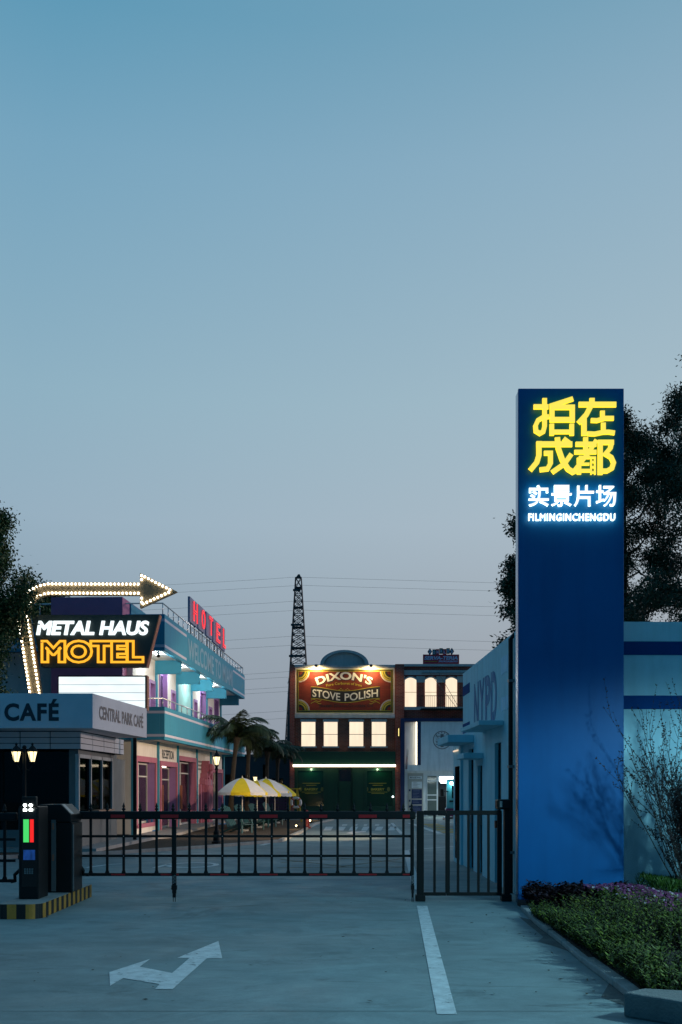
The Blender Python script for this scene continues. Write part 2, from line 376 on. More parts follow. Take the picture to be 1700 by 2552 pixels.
E['lantern'] = emis('lantern glass', (1, .82, .42, 1), 2.2)
E['tube'] = emis('fluorescent tube', (1, .85, .68, 1), 7)
E['led'] = emis('white flood LED', (.9, 1, .95, 1), 14)
E['green'] = emis('green signal bar', (.07, .75, .15, 1), 1.0)
E['redb'] = emis('red signal bar', (1, .02, .015, 1), 1.0)
E['screen'] = emis('blue screen', (.01, .06, .3, 1), .8)
E['down'] = emis('downlight', (.85, 1, 1, 1), 12)
E['cool'] = emis('cool ceiling light', (.8, 1, 1, 1), 7)
E['spot'] = emis('warm ground spot', (1, .72, .35, 1), 10)
E['porch'] = emis('dim warm porch strip', (1, .72, .5, 1), .9)
E['sconce'] = emis('yellow sconce', (1, .8, .25, 1), 2)
def uneven(m, lo, sc):
    t = m.node_tree; b_ = t.nodes['Principled BSDF']; st = b_.inputs['Emission Strength'].default_value; co = t.nodes.new('ShaderNodeTexCoord'); mp = t.nodes.new('ShaderNodeMapping'); mp.inputs['Scale'].default_value = sc; t.links.new(co.outputs['Object'], mp.inputs[0])
    n = t.nodes.new('ShaderNodeTexNoise'); n.inputs['Scale'].default_value = 1; n.inputs['Detail'].default_value = 3; t.links.new(mp.outputs[0], n.inputs['Vector']); r_ = t.nodes.new('ShaderNodeMapRange'); r_.inputs[1].default_value = .3; r_.inputs[2].default_value = .7; r_.inputs[3].default_value = st * lo; r_.inputs[4].default_value = st * 1.06
    t.links.new(n.outputs['Fac'], r_.inputs[0]); t.links.new(r_.outputs[0], b_.inputs['Emission Strength'])
uneven(E['window'], .90, (3, 1, .5)); uneven(E['lightbox'], .86, (1.2, 1, 2.5)); uneven(E['screen'], .3, (20, 1, 8))
def lamp(name, parent, pos, energy, col, radius=.06, kind='POINT', rot=None, spot=None, blend=.6, world=True):
    d = bpy.data.lights.new(name, kind); d.energy = energy; d.color = col; d.shadow_soft_size = radius
    if kind == 'SPOT': d.spot_size = spot; d.spot_blend = blend
    o = bpy.data.objects.new(name, d); COL.objects.link(o); o.parent = parent
    off = WL.get(parent.name, Vector()) if (parent is not None and world) else Vector()
    o.location = Vector(pos) - off
    if rot is not None: o.rotation_euler = rot
    return o

# ------------------------------------------------------------------ ground
def ground_material():
    m = bpy.data.materials.new('poured concrete yard'); m.use_nodes = True; t = m.node_tree; b = t.nodes['Principled BSDF']; L = t.links.new
    co = t.nodes.new('ShaderNodeTexCoord').outputs['Object']
    def noise(sc, det=6, rough=.6, vec=co, dist=0):
        n = t.nodes.new('ShaderNodeTexNoise'); n.inputs['Scale'].default_value = sc; n.inputs['Detail'].default_value = det; n.inputs['Roughness'].default_value = rough; n.inputs['Distortion'].default_value = dist; L(vec, n.inputs['Vector']); return n.outputs['Fac']
    def rng(x, a, b_, c, d):
        r = t.nodes.new('ShaderNodeMapRange'); r.inputs[1].default_value = a; r.inputs[2].default_value = b_; r.inputs[3].default_value = c; r.inputs[4].default_value = d; L(x, r.inputs[0]); return r.outputs[0]
    def mulf(a, b_):
        n = t.nodes.new('ShaderNodeMath'); n.operation = 'MULTIPLY'; L(a, n.inputs[0]); L(b_, n.inputs[1]); return n.outputs[0]
    big = rng(noise(.22, 5), .3, .7, .74, 1.18)
    mid = rng(noise(1.4, 8, .7, dist=.6), .3, .7, .86, 1.10)
    fine = rng(noise(40, 4), .25, .75, .93, 1.06)
    mp = t.nodes.new('ShaderNodeMapping'); mp.inputs['Scale'].default_value = (.7, 1.25, 1); mp.inputs['Rotation'].default_value = (0, 0, .7); L(co, mp.inputs[0])
    trowel = rng(noise(1.6, 9, .75, mp.outputs[0], 1.6), .35, .68, .82, 1.12)     # sweeping trowel and tyre marks
    stain = rng(noise(.75, 6, .7, dist=1.1), .58, .74, 1.0, .52)                   # oil and damp patches
    mp2 = t.nodes.new('ShaderNodeMapping'); mp2.inputs['Scale'].default_value = (.4, 1.3, 1); mp2.inputs['Location'].default_value = (3.1, 1.7, 0); mp2.inputs['Rotation'].default_value = (0, 0, -.5); L(co, mp2.inputs[0])
    smear = rng(noise(1.3, 5, .6, mp2.outputs[0], 2.4), .60, .72, 1.0, .66)
    speck = rng(noise(9, 2, .5), .76, .80, 1.0, .45)
    f = big
    for x in (mid, fine, trowel, stain, smear, speck): f = mulf(f, x)
    v = t.nodes.new('ShaderNodeVectorMath'); v.operation = 'SCALE'; v.inputs[0].default_value = (.225, .295, .30); L(f, v.inputs['Scale']); L(v.outputs[0], b.inputs['Base Color'])
    L(rng(noise(1.1, 6), .3, .7, .55, .85), b.inputs['Roughness']); b.inputs['Specular IOR Level'].default_value = .35
    bp = t.nodes.new('ShaderNodeBump'); bp.inputs['Strength'].default_value = .25; bp.inputs['Distance'].default_value = .01; L(noise(55, 6, .7), bp.inputs['Height']); L(bp.outputs[0], b.inputs['Normal'])
    return m
M['ground'] = ground_material()
ground = struct(MB().quad((-500, -60, 0), (500, -60, 0), (500, 900, 0), (-500, 900, 0)).build('ground', M['ground']))
def sheet(name, pts, z, m, parent=ground):
    return MB().add([(p[0], p[1], z) for p in pts], [tuple(range(len(pts)))]).build(name, m, parent)
M['dirt'] = mat('washed dirt on concrete', (.105, .12, .115, 1), .95, .35, 3, .4, 40)
# expansion joint across the yard and a second one behind the gate: shallow saw cuts
for (a, b, w) in [((-9, 7.12), (2.0, 7.12), .0035), ((-3.6, 17.4), (2.5, 17.2), .015), ((-9, 22.6), (1.2, 22.4), .02)]:
    sheet('expansion_joint', [(a[0], a[1] - w), (b[0], b[1] - w), (b[0], b[1] + w), (a[0], a[1] + w)], .003, M['dirt'])
for poly_ in ([(290, 1205), (420, 1240), (520, 1330), (700, 1485), (560, 1435), (440, 1400), (485, 1365), (380, 1280)], [(700, 1495), (830, 1560), (960, 1655), (1118, 1800), (1118, 1905), (935, 1835), (1000, 1725), (960, 1680), (850, 1595)]):
    sheet('dirt_patch', [G(1200 + x * .3189, 1900 + y * .3189) for x, y in poly_], .002, M['dirt'])
# two-headed turn arrow
arrow_px = [(993, 266), (1010, 345), (940, 345), (785, 485), (705, 485), (725, 462), (560, 435), (500, 470), (497, 408), (682, 348), (635, 383), (782, 412), (862, 343), (805, 343)]
sheet('turn_arrow_marking', [G(a * .5485, 2200 + b * .5485) for a, b in arrow_px], .004, M['roadwhite'])
def line(pts, w, m='roadwhite', name='lane_line', z=.004):
    for a, b in zip(pts, pts[1:]):
        a, b = Vector((a[0], a[1])), Vector((b[0], b[1])); d = (b - a).normalized(); s = Vector((-d.y, d.x)) * w / 2
        sheet(name, [a - s, b - s, b + s, a + s], z, M[m])
line([(.747, 7.02), (1.095, 13.45)], .14)
line([(1.20, 15.6), (1.66, 25.4)], .14)
line([(1.72, 25.5), (3.3, 27.4)], .10)
line([(-2.2, 27.6), (-1.62, 33.0)], .16, name='edge_line'); line([(-1.62, 33.0), (-1.05, 44)], .16, name='edge_line')
line([(2.1, 34.5), (2.3, 45)], .13, name='edge_line'); line([(2.1, 34.3), (5.2, 33.8)], .13, name='edge_line')
line([(3.1, 45), (3.45, 34.6)], .22, name='edge_line')
for x0, x1 in [(812, 831), (845, 862), (875, 893), (906, 921), (940, 956), (973, 989)]:
    sheet('crosswalk_stripe', [G(x0 - 6, 2070), G(x1 - 6, 2070), G(x1, 2060.5), G(x0, 2060.5)], .004, M['roadwhite'])
for x0, x1 in [(852, 864), (880, 890), (906, 914), (934, 944), (962, 972)]:
    sheet('crosswalk_stripe', [G(x0, 2058), G(x1, 2058), G(x1 + 2, 2054.5), G(x0 + 2, 2054.5)], .004, M['roadwhite'])
sheet('small_arrow_marking', [G(862, 2077), G(882, 2070), G(880, 2073), G(912, 2071), G(912, 2074), G(882, 2076), G(880, 2079)], .0045, M['roadwhite'])
for i in range(5):                                   # yellow hatched bay by the truck
    a = 3.75 + i * .0; y0 = 35.2 + i * 1.9
    sheet('yellow_hatch_stripe', [(3.6, y0), (4.3, y0 + .2), (4.3, y0 + 1.3), (3.6, y0 + 1.1)], .004, M['roadyellow'])
for a, b in [((850, 2139), (1005, 2150)), ((850, 2160), (1005, 2140)), ((700, 2150), (860, 2139)), ((700, 2142), (860, 2160)), ((690, 2163), (1012, 2161))]:
    line([G(*a), G(*b)], .09, 'roadfaint', 'box_junction_line')
for a, b in [((212, 2163), (270, 2155)), ((270, 2155), (305, 2153)), ((385, 2163), (430, 2152))]: line([G(*a), G(*b)], .10, 'roadwhite', 'bay_line')
mbm = MB()
for i in range(20):                                  # worn oval bay symbol painted behind the boom
    a0, a1 = i / 20 * 6.283, (i + 1) / 20 * 6.283; c = G(480, 2156)
    q = [(c.x + r * math.cos(a), c.y + r * 1.3 * math.sin(a), .004) for a, r in ((a0, .55), (a1, .55), (a1, .43), (a0, .43))]
    mbm.quad(*q)
mbm.build('oval_marking', M['roadwhite'], ground)
# mulch strip in front of the motel, pale sidewalk along its wall
mul_pts = [(-9.5, 21.0), (-5.33, 24.05), (-3.56, 26.3), (-1.79, 29.2), (-1.4, 35.7), (-1.2, 42.7), (-.4, 49), (-5.2, 49), (-5.85, 40), (-6.2, 30), (-7, 25.2), (-12, 23.6)]
mulch = struct(sheet('mulch_bed', mul_pts, .03, M['lawn'], None))
mbk = MB()
edge = mul_pts[:7]
for a, b in zip(edge, edge[1:]):
    mbk.bar((a[0], a[1], .03), (b[0], b[1], .03), .12, .10)
struct(mbk.build('mulch_edging', M['kerb']))
for i, (x, y) in enumerate([(-1.75, 33.5), (-1.7, 37), (-1.6, 40), (-2.6, 34.6)]):
    pass
FM = Frame(-5.49, 31.0, -math.atan(.05))              # motel facade frame
def fm(w, u, z): return (FM.X(u, w), FM.Y(u, w), z)
sw = MB(); sw.xy([(-14, 24.2), (-5.95, 24.2), (-5.6, 30.4), fm(.15, 0, 0)[:2], fm(-.45, 17.3, 0)[:2], fm(-1.2, 17.3, 0)[:2], fm(-1.2, 0, 0)[:2], (-14, 31)], 0, .12)
struct(sw.build('sidewalk', M['paving']))

lt = MB(); lr_ = random.Random(3)
for k in range(90):
    x, y = lr_.uniform(-4, 2.1), lr_.uniform(6.9, 14) if k < 70 else lr_.uniform(14, 24)
    if k % 3 == 0: x = 2.12 - abs(lr_.gauss(0, .22)); y = lr_.uniform(7.2, 13)
    d = Vector((lr_.gauss(0, 1), lr_.gauss(0, 1), lr_.uniform(-.05, .15))).normalized(); lt.leaf(Vector((x, y, .009)), d, Vector((lr_.uniform(-.4, .4), lr_.uniform(-.4, .4), 1)), lr_.uniform(.02, .06), lr_.uniform(.012, .03))
tag(lt.build('leaf_litter', mat('dry leaf', (.03, .026, .018, 1), .9, .3, 9), recalc=False), 'scattered dry leaves and grit on the concrete yard', 'litter', kind='stuff')
# ------------------------------------------------------------------ sign pylon
PY = 13.7; px0, px1, pd = PX(1292, PY), PX(1555, PY), .24; ptop = PZ(968, PY)
pyl = thing('sign_pylon', 'tall royal blue sign pylon with glowing yellow and white characters', 'sign', ((px0 + px1) / 2, PY + pd / 2, 0))
MB().box(px0, px1, PY, PY + .05, 0, ptop).build('front_panel', M['pylon'], pyl, bevel=.006)
MB().box(px0 + .004, px1 - .004, PY + .052, PY + pd, 0, ptop - .01).build('side_casing', M['pylonside'], pyl, bevel=.006)
for k in range(1, 6): MB().box(px0 + .002, px1 - .002, PY + .0495, PY + .0535, k * 1.2 - .003, k * 1.2 + .003).build('panel_seam', M['blackm'], pyl)
stroke_sets = {
 'clapper': [([(272, 342), (400, 342)], 40), ([(367, 268), (367, 510), (355, 555), (325, 572), (292, 552), (288, 505), (310, 458), (350, 434), (405, 426)], 38),
        ([(415, 336), (480, 315), (612, 272)], 40), ([(412, 345), (628, 345)], 42), ([(432, 325), (432, 475)], 40), ([(607, 325), (607, 475)], 42), ([(412, 452), (628, 452)], 44),
        ([(430, 487), (430, 588)], 38), ([(603, 487), (603, 588)], 38), ([(412, 556), (622, 556)], 36)],
 'upper': [([(662, 322), (985, 322)], 44), ([(777, 267), (777, 322)], 42), ([(768, 332), (728, 408), (660, 482)], 44), ([(708, 440), (708, 590)], 44),
        ([(768, 458), (820, 460), (890, 440), (965, 440)], 38), ([(868, 375), (868, 450)], 38), ([(876, 478), (876, 560)], 38), ([(736, 572), (800, 575), (870, 560), (920, 558), (974, 566)], 38)],
 'city': [([(295, 665), (605, 665)], 46), ([(318, 640), (318, 760), (300, 820), (242, 890)], 44), ([(362, 742), (418, 742), (418, 830), (392, 878), (325, 886)], 40),
        ([(478, 605), (485, 700), (520, 800), (570, 880), (610, 905), (655, 885)], 44), ([(598, 750), (540, 832), (432, 908)], 42), ([(530, 614), (580, 652)], 36)],
 'metro': [([(635, 665), (815, 665)], 40), ([(722, 605), (722, 740)], 40), ([(625, 733), (815, 733)], 38), ([(815, 628), (760, 720), (690, 810), (622, 895)], 38),
        ([(665, 780), (665, 925)], 36), ([(665, 778), (760, 778)], 26), ([(680, 835), (755, 835)], 22), ([(655, 892), (765, 892)], 28), ([(771, 770), (771, 925)], 12), ([(804, 770), (804, 925)], 14)]
        + [([(771, y), (804, y)], 16) for y in (778, 816, 860, 905)]
        + [([(850, 625), (850, 925)], 42), ([(832, 645), (968, 645)], 42), ([(948, 650), (938, 695), (895, 745), (945, 775), (966, 822), (952, 868), (908, 893), (850, 893)], 40)]}
def ribbon(mb, pts, w, zoff, conv, th):
    """flat bent ribbon, mitred, extruded; pts in glyph pixels"""
    p2 = [Vector(p) for p in pts]; L_, R_ = [], []
    for i, p in enumerate(p2):
        d0 = (p - p2[i - 1]).normalized() if i else None; d1 = (p2[i + 1] - p).normalized() if i < len(p2) - 1 else None
        d = ((d0 or d1) + (d1 or d0)).normalized(); n = Vector((-d.y, d.x)); kf = 1 / max(.5, n.dot(Vector((-(d0 or d1).y, (d0 or d1).x))))
        L_.append(p + n * w / 2 * kf); R_.append(p - n * w / 2 * kf)
    for i in range(len(p2) - 1):
        poly = [L_[i], L_[i + 1], R_[i + 1], R_[i]]
        fr = [conv(q, zoff) for q in poly]; bk = [conv(q, zoff + th) for q in poly]
        mb.add(fr + bk, [(0, 1, 2, 3)], 0); mb.add(fr + bk, [(7, 6, 5, 4), (0, 4, 5, 1), (1, 5, 6, 2), (2, 6, 7, 3), (3, 7, 4, 0)], 1)
def gconv(q, dz): return P(1250 + q[0] * .287, 920 + q[1] * .287, PY).to_tuple()[0], PY - .075 + dz, PZ(920 + q[1] * .287, PY)
for nm, sts in stroke_sets.items():
    mb = MB()
    for i, (pts, w) in enumerate(sts): ribbon(mb, pts, w, .0012 * i, gconv, .035)
    o = mb.build('neon_character', [E['yellow'], E['yellowb']], pyl, recalc=False); o['label'] = 'yellow glowing brush-style Chinese character'
for i, ch in enumerate('实景片场'):
    me = text(ch, ext=.018, bold=.006); x0, x1 = [(230, 402), (424, 600), (622, 792), (812, 985)][i]
    a, b = P(1250 + x0 * .287, 920 + 1202 * .287, PY), P(1250 + x1 * .287, 920 + 1020 * .287, PY)
    FT = fit(me, (a.x, PY - .06, a.z), (1, 0, 0), (0, 0, 1), b.x - a.x, b.z - a.z); mb = MB().faced(me, lambda c: FT @ c); mb.build('neon_character', [E['white'], E['whiteb']], pyl, recalc=False)['label'] = 'white glowing Chinese character'
w_ = 'FILMINGINCHENGDU'; la = letters_along(w_, ext=.015, bold=.010, spacing=1.16); tot = bbox(text(w_, ext=.015, bold=.010, spacing=1.16)); ta = P(1250 + 228 * .287, 920 + 1325 * .287, PY); tb = P(1250 + 978 * .287, 920 + 1263 * .287, PY)
sx = (tb.x - ta.x) / (tot[1] - tot[0]); sz = (tb.z - ta.z) / (tot[3] - tot[2])
for me, xo in la:
    MB().faced(me, lambda c: (ta.x + (c.x + xo - tot[0]) * sx, PY - .055 - c.z, ta.z + (c.y - tot[2]) * sz)).build('neon_letter', [E['white'], E['whiteb']], pyl, recalc=False)

# ------------------------------------------------------------------ police station block
FP = Frame(2.64, 14.1, math.atan(.018)); ROOF = 3.955
pol = thing('police_building', 'single storey pale blue grey block with navy bands and big faded letters', 'building', (2.64, 14.1, 0), rotz=FP.th)
def uo(px, w=0): return FP.u(px, w)
doors = [(uo(1250), uo(1233), .0, FP.z(1845, uo(1241), 0)), (uo(1203), uo(1190), .0, 2.05), (uo(1181), uo(1168), .0, 2.40), (uo(1151.5), uo(1141), .0, 2.05)]
U1, U2 = uo(1154.0), uo(1136)
mb = MB(); wall_cells(mb, .0, U1, 0, ROOF, [d for d in doors if d[1] < U1], lambda b, a, c, z0, z1, m: b.box(0, .2, a, c, z0, z1, m))
mb.box(.2, 7.0, 0, .2, 0, ROOF); mb.box(.2, 7.0, .2, U1, ROOF - .25, ROOF - .06); mb.box(.2, 7.0, U1 - .2, U1, 0, ROOF - .25)
mb.build('wall', M['police'], pol, world=False)
mb = MB(); mb.box(-.05, .9, U1 + .003, U2, 0, 2.52); mb.build('porch_wall', M['police'], pol, world=False)
MB().box(-.07, .95, U1 + .02, U2 + .05, 2.523, 2.60).build('porch_cap', M['copper'], pol, world=False)
MB().box(-.075, -.055, U1 + .3, U2 - .1, 2.37, 2.40).build('porch_light', E['porch'], pol, world=False)
for i, (py0, py1) in enumerate([(1598, 1632), (1733, 1767)]):
    z1, z0 = FP.z(py0, 0, .5), FP.z(py1, 0, .5)
    MB().box(.004, 7, -.006, .1, z0, z1).build('painted_band', M['navy'], pol, world=False)
    MB().box(-.006, .1, uo(1171), U1 - .003, z0, z1).build('painted_band', M['navy'], pol, world=False)
for (a, b, z0, z1) in doors[:3]:
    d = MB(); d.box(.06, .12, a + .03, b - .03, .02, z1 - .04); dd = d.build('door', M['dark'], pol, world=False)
    MB().box(.045, .055, a + .08, b - .08, .25, z1 - .15).build('pane', M['glassd'], dd, world=False)
    MB().box(.02, .05, b - .14, b - .10, .9, 1.25).build('handle', M['steel'], dd, world=False)
    f = MB()
    for q in ((a, a + .03), (b - .03, b)): f.box(-.004, .13, q[0], q[1], 0, z1)
    f.box(-.004, .13, a + .03, b - .03, z1 - .04, z1); f.build('door_frame', M['police'], pol, world=False)
a, b, z0, z1 = doors[3]; MB().box(-.062, -.053, a, b, .1, z1).build('porch_door', M['glassd'], pol, world=False)
for (w0, ua, ub, z0, z1) in [(-.40, uo(1256), uo(1203), FP.z(1807, uo(1256), 0), FP.z(1795, uo(1256), 0)), (-.50, uo(1181), uo(1150), FP.z(1850, uo(1181), 0), FP.z(1831, uo(1181), 0)), (-.36, uo(1205), uo(1185), FP.z(1890, uo(1205), 0), FP.z(1876, uo(1205), 0))]:
    MB().box(w0, -.002, ua, ub, z0, z1).build('canopy_slab', M['police'], pol, world=False, bevel=.01)
dp = MB().tube([(-.05, uo(1281), .0), (-.05, uo(1281), ROOF - .1), (.02, uo(1281), ROOF - .02)], .035, 8).build('downpipe', M['blackm'], pol, world=False)
for z in (.6, 1.9, 3.2): MB().box(-.09, .0, uo(1281) - .05, uo(1281) + .05, z, z + .04).build('pipe_clip', M['greym'], dp, world=False)
MB().box(-.03, -.001, uo(1238) - .05, uo(1238) + .05, .93, 1.05).build('wall_switch', M['blackm'], pol, world=False)
# painted letters on the receding wall
def brushpaint(name, c, c2):
    m = mat(name, c, .8, .0); t = m.node_tree; b = t.nodes['Principled BSDF']
    co = t.nodes.new('ShaderNodeTexCoord'); mp = t.nodes.new('ShaderNodeMapping'); mp.inputs['Scale'].default_value = (1, 9, 1.2); t.links.new(co.outputs['Object'], mp.inputs[0])
    n = t.nodes.new('ShaderNodeTexNoise'); n.inputs['Scale'].default_value = 2.2; n.inputs['Detail'].default_value = 6; n.inputs['Distortion'].default_value = .8; t.links.new(mp.outputs[0], n.inputs['Vector'])
    r = t.nodes.new('ShaderNodeValToRGB'); r.color_ramp.elements[0].position = .42; r.color_ramp.elements[1].position = .62; r.color_ramp.elements[0].color = c; r.color_ramp.elements[1].color = c2
    t.links.new(n.outputs['Fac'], r.inputs[0]); t.links.new(r.outputs[0], b.inputs['Base Color']); return m
M['brushblue'] = brushpaint('brushed blue paint', C(28, 94, 148), C(92, 152, 180))
M['brushpale'] = brushpaint('scrubbed pale paint', C(150, 204, 228), C(196, 228, 242))
# viewer stands at -x: reading direction runs towards -u; a wall seen from the street reads left (far) to right (near)
for ch, (pxa, pxb) in zip('NYPD', [(1182, 1193.5), (1195, 1208), (1209.5, 1222.5), (1224, 1238.5)]):
    ua, ub = uo(pxa), uo(pxb); me = text(ch, off=.035); zb, zt = 2.70, 3.58
    MB().mesh_in(me, fit(me, (-.005, ua, zb), (0, -1, 0), (0, 0, 1), ua - ub, zt - zb)).build('painted_letter', M['brushblue'], pol, world=False)
for (z0, z1) in [(3.42, 3.70), (2.83, 3.06)]:
    mb = MB()
    for k in range(5):
        ua = uo(1249.5) - k * .19; mb.box(-.005, .01, ua - .175, ua, z0 + rnd.uniform(0, .02), z1 - rnd.uniform(0, .02))
    mb.build('scrubbed_lettering', M['brushpale'], pol, world=False)

# ------------------------------------------------------------------ pedestrian gate, right
GY = 14.05
gx0, gx1 = PX(1039, GY), PX(1056, GY); zt = PZ(2021, GY)
pg = thing('pedestrian_gate', 'black steel walk-through gate with upright bars beside the blue pylon', 'gate', ((gx0 + PX(1270, GY)) / 2, GY, 0))
MB().box(gx0, gx1, GY - .05, GY + .05, 0, zt).build('post', M['black'], pg, bevel=.006)
MB().box(gx0 - .02, gx1 + .02, GY - .07, GY + .07, 0, .09).build('post_foot', M['black'], pg, bevel=.01)
rx = [PX(1251, GY), PX(1270, GY)]
MB().box(rx[0] + .03, rx[1], GY - .05, GY + .08, 0, PZ(1995, GY)).build('post', M['black'], pg, bevel=.006)
MB().box(rx[0] - .01, rx[1] + .02, GY - .08, GY + .1, 0, .1).build('post_foot', M['black'], pg, bevel=.01)
ob = MB().box(PX(1237, GY), PX(1271, GY), GY - .09, GY + .11, PZ(2017, GY), PZ(1992, GY)).build('operator_box', M['blackm'], pg, bevel=.02)
for k in range(6):
    z = PZ(1997.5 + k * 2.5, GY); MB().box(PX(1243.5, GY), PX(1249.5, GY), GY - .093, GY - .085, z - .004, z + .004).build('vent_slot', M['steel'], ob)
for (xa, xb) in [(1056, 1112), (1112, 1251)]:
    MB().box(PX(xa, GY) + .003, PX(xb, GY) - .003, GY - .02, GY + .02, PZ(2031, GY), PZ(2020, GY)).build('top_rail', M['black'], pg, bevel=.004)
    MB().box(PX(xa, GY) + .003, PX(xb, GY) - .003, GY - .02, GY + .02, PZ(2232, GY), PZ(2223.5, GY)).build('bottom_rail', M['black'], pg, bevel=.004)
for xc, hw in [(1083, 3), (1115.5, 5.5), (1141.5, 3), (1167.5, 3), (1192.5, 3), (1217.5, 3), (1245, 5.8)]:
    MB().box(PX(xc - hw, GY), PX(xc + hw, GY), GY - .016, GY + .016, PZ(2226, GY) if hw > 4 else PZ(2224, GY), PZ(2026, GY)).build('upright_bar', M['black'], pg)

# ------------------------------------------------------------------ boom fence
def boom(name, label, xs, Y, zs, pick, reds, legs, xend):
    (t1, t0, m1, m2, b1, b0) = zs
    b = thing(name, label, 'barrier', ((xs[0] + xs[1]) / 2, Y, 0), 'boom barriers')
    MB().box(xs[0], xs[1], Y - .045, Y + .045, t0, t1).build('top_rail', M['black'], b, bevel=.02)
    for z in (m1, m2): MB().box(xs[0] + .07, xs[1] - .03, Y - .014, Y + .014, z - .017, z + .017).build('middle_rail', M['black'], b)
    MB().box(xs[0] + .1, xs[1] - .04, Y - .025, Y + .025, b0, b1).build('bottom_rail', M['black'], b, bevel=.006)
    pm = MB(); pm.box(-.017, .017, -.012, .012, b1 - .002, t0 + .002)
    pm.prism([(-.03, b1), (.03, b1), (.017, b1 + .04), (-.017, b1 + .04)], lambda a, c: (a, -.013, c), lambda a, c: (a, .013, c)); pme = pm.mesh('picket', M['black'])
    fmn = MB().lathe([(.012, 0), (.012, .015), (.026, .02), (.026, .04), (.010, .05), (.022, .07), (.012, .095), (.002, .125)], n=10).mesh('spear_finial', M['black'], True)
    bolt = MB().sphere((0, 0, 0), .007, 6, 4).mesh('bolt', M['steel'], True)
    for i, x in enumerate(pick):
        p = inst(pme, 'picket', b, (x, Y, 0)); inst(fmn, 'spear_finial', b, (x, Y, t1 - .004))
        if i % 3 == 2:
            for z in (m1, m2): inst(bolt, 'bolt', b, (x, Y - .017, z))
    for x0, x1 in reds:
        MB().box(x0, x1, Y - .049, Y - .0455, t0 + .02, t0 + .065).build('reflective_strip', M['redref'], b)
        MB().box(x0, x1, Y - .0285, Y - .0255, b0 + .012, b1 - .010).build('reflective_strip', M['redref'], b)
    for x, wd in legs:
        l = MB().box(x - wd, x + wd, Y - .052, Y - .016, .12, t0 - .004).build('support_leg', M['black'], b)
        MB().box(x - wd * 1.35, x + wd * 1.35, Y - .06, Y - .008, .17, .23).build('leg_collar', M['black'], l)
        MB().box(x - wd * .8, x + wd * .8, Y - .05, Y - .018, .06, .18).build('leg_shoe', M['black'], l)
        for s in (-1, 1): MB().tube([(x + s * wd * .5, Y - .034, .0), (x + s * wd * .5, Y - .034, .07)], .006, 6).build('leg_pin', M['black'], l)
        for k in range(6): 
            for s in (-1, 1): inst(bolt, 'pin_hole', l, (x + s * wd * .45, Y - .052, .26 + k * .02 + (s > 0) * .01))
    return b
BY = 14.0
sc_ = BY / F
zs = (PZ(2021.5, BY), PZ(2041.5, BY), PZ(2084, BY), PZ(2133, BY), PZ(2175.5, BY), PZ(2183, BY))
pick = [PX(760 + 41.0 * k - .5, BY) for k in range(-13, 7)] + [PX(1026, BY)]
reds = [(PX(278 + 123.2 * k, BY), PX(313 + 123.2 * k + (10 if k else 0), BY)) for k in range(6)] + [(PX(1003.5, BY), PX(1021, BY))]
bm1 = boom('boom_barrier', 'long black boom fence with red reflective strips and spear finials across the drive', (PX(175, BY), PX(1036, BY)), BY, zs, pick, reds, [(PX(435.5, BY), .028), (PX(1028, BY), .018)], 0)
MB().tube([P(184, 2133, BY - .05), P(201, 2160, BY - .05)], .012, 8).build('link_arm', M['greym'], bm1)
MB().tube([P(196, 2152, BY - .05), P(208, 2170, BY - .05), P(208, 2180, BY - .02), P(222, 2180, BY - .02)], .024, 8).build('link_joint', M['black'], bm1)
LY = 13.0
zs2 = (PZ(2029, LY) + .02, PZ(2045, LY), PZ(2092, LY), PZ(2145, LY), PZ(2191, LY), PZ(2199, LY))
bm2 = boom('boom_barrier', 'short stretch of black boom fence left of the lit payment terminal', (-9.6, PX(44, LY)), LY, zs2, [PX(12 - 44 * k, LY) for k in range(17)], [(PX(-160 - 130 * k, LY), PX(-120 - 130 * k, LY)) for k in range(4)], [(-8.2, .028)], 0)
MB().tube([P(28, 2197, LY), P(38, 2196, LY), P(37, 2180, LY), P(50, 2168, LY)], .024, 8).build('link_joint', M['black'], bm2)

# traffic island with striped edge
isl = thing('traffic_island', 'raised concrete island with black and yellow striped edge under the barrier cabinets', 'island', (-3.95, 13.2, 0))
IX0, IX1, IY0, IY1, IH = -4.16, -3.66, 12.1, 14.6, .185
poly = [(IX1, IY1), (IX0, IY1), (IX0, IY0 + .03), (IX0 + .03, IY0)]
for k in range(7): a = -math.pi / 2 + k / 6 * math.pi / 2; poly.append((IX1 - .16 + .16 * math.cos(a), IY0 + .16 + .16 * math.sin(a)))
MB().xy(poly, 0, IH).build('island_body', M['concrete'], isl)
per = [(IX0, IY0 + .03), (IX0 + .03, IY0)] + poly[4:] + [(IX1, IY1)]
seg = []
for a, b in zip(per, per[1:]): seg.append((Vector(a), Vector(b), (Vector(b) - Vector(a)).length))
total = sum(s[2] for s in seg)
def along(t):
    for a, b, l in seg:
        if t <= l: return a + (b - a) * (t / l)
        t -= l
    return seg[-1][1]
nst = 26
for k in range(nst):
    t0, t1 = total * k / nst, total * (k + 1) / nst; pts = [along(t0 + (t1 - t0) * j / 3) for j in range(4)]; mb = MB()
    for a, b in zip(pts, pts[1:]):
        if (b - a).length < 1e-4: continue
        d = (b - a).normalized(); n = Vector((d.y, -d.x)) * .004
        mb.quad((a.x + n.x, a.y + n.y, .002), (b.x + n.x, b.y + n.y, .002), (b.x + n.x, b.y + n.y, IH - .004), (a.x + n.x, a.y + n.y, IH - .004))
    mb.build('edge_stripe', M['blackp' if k % 2 == 0 else 'yellowp'], isl, recalc=False)
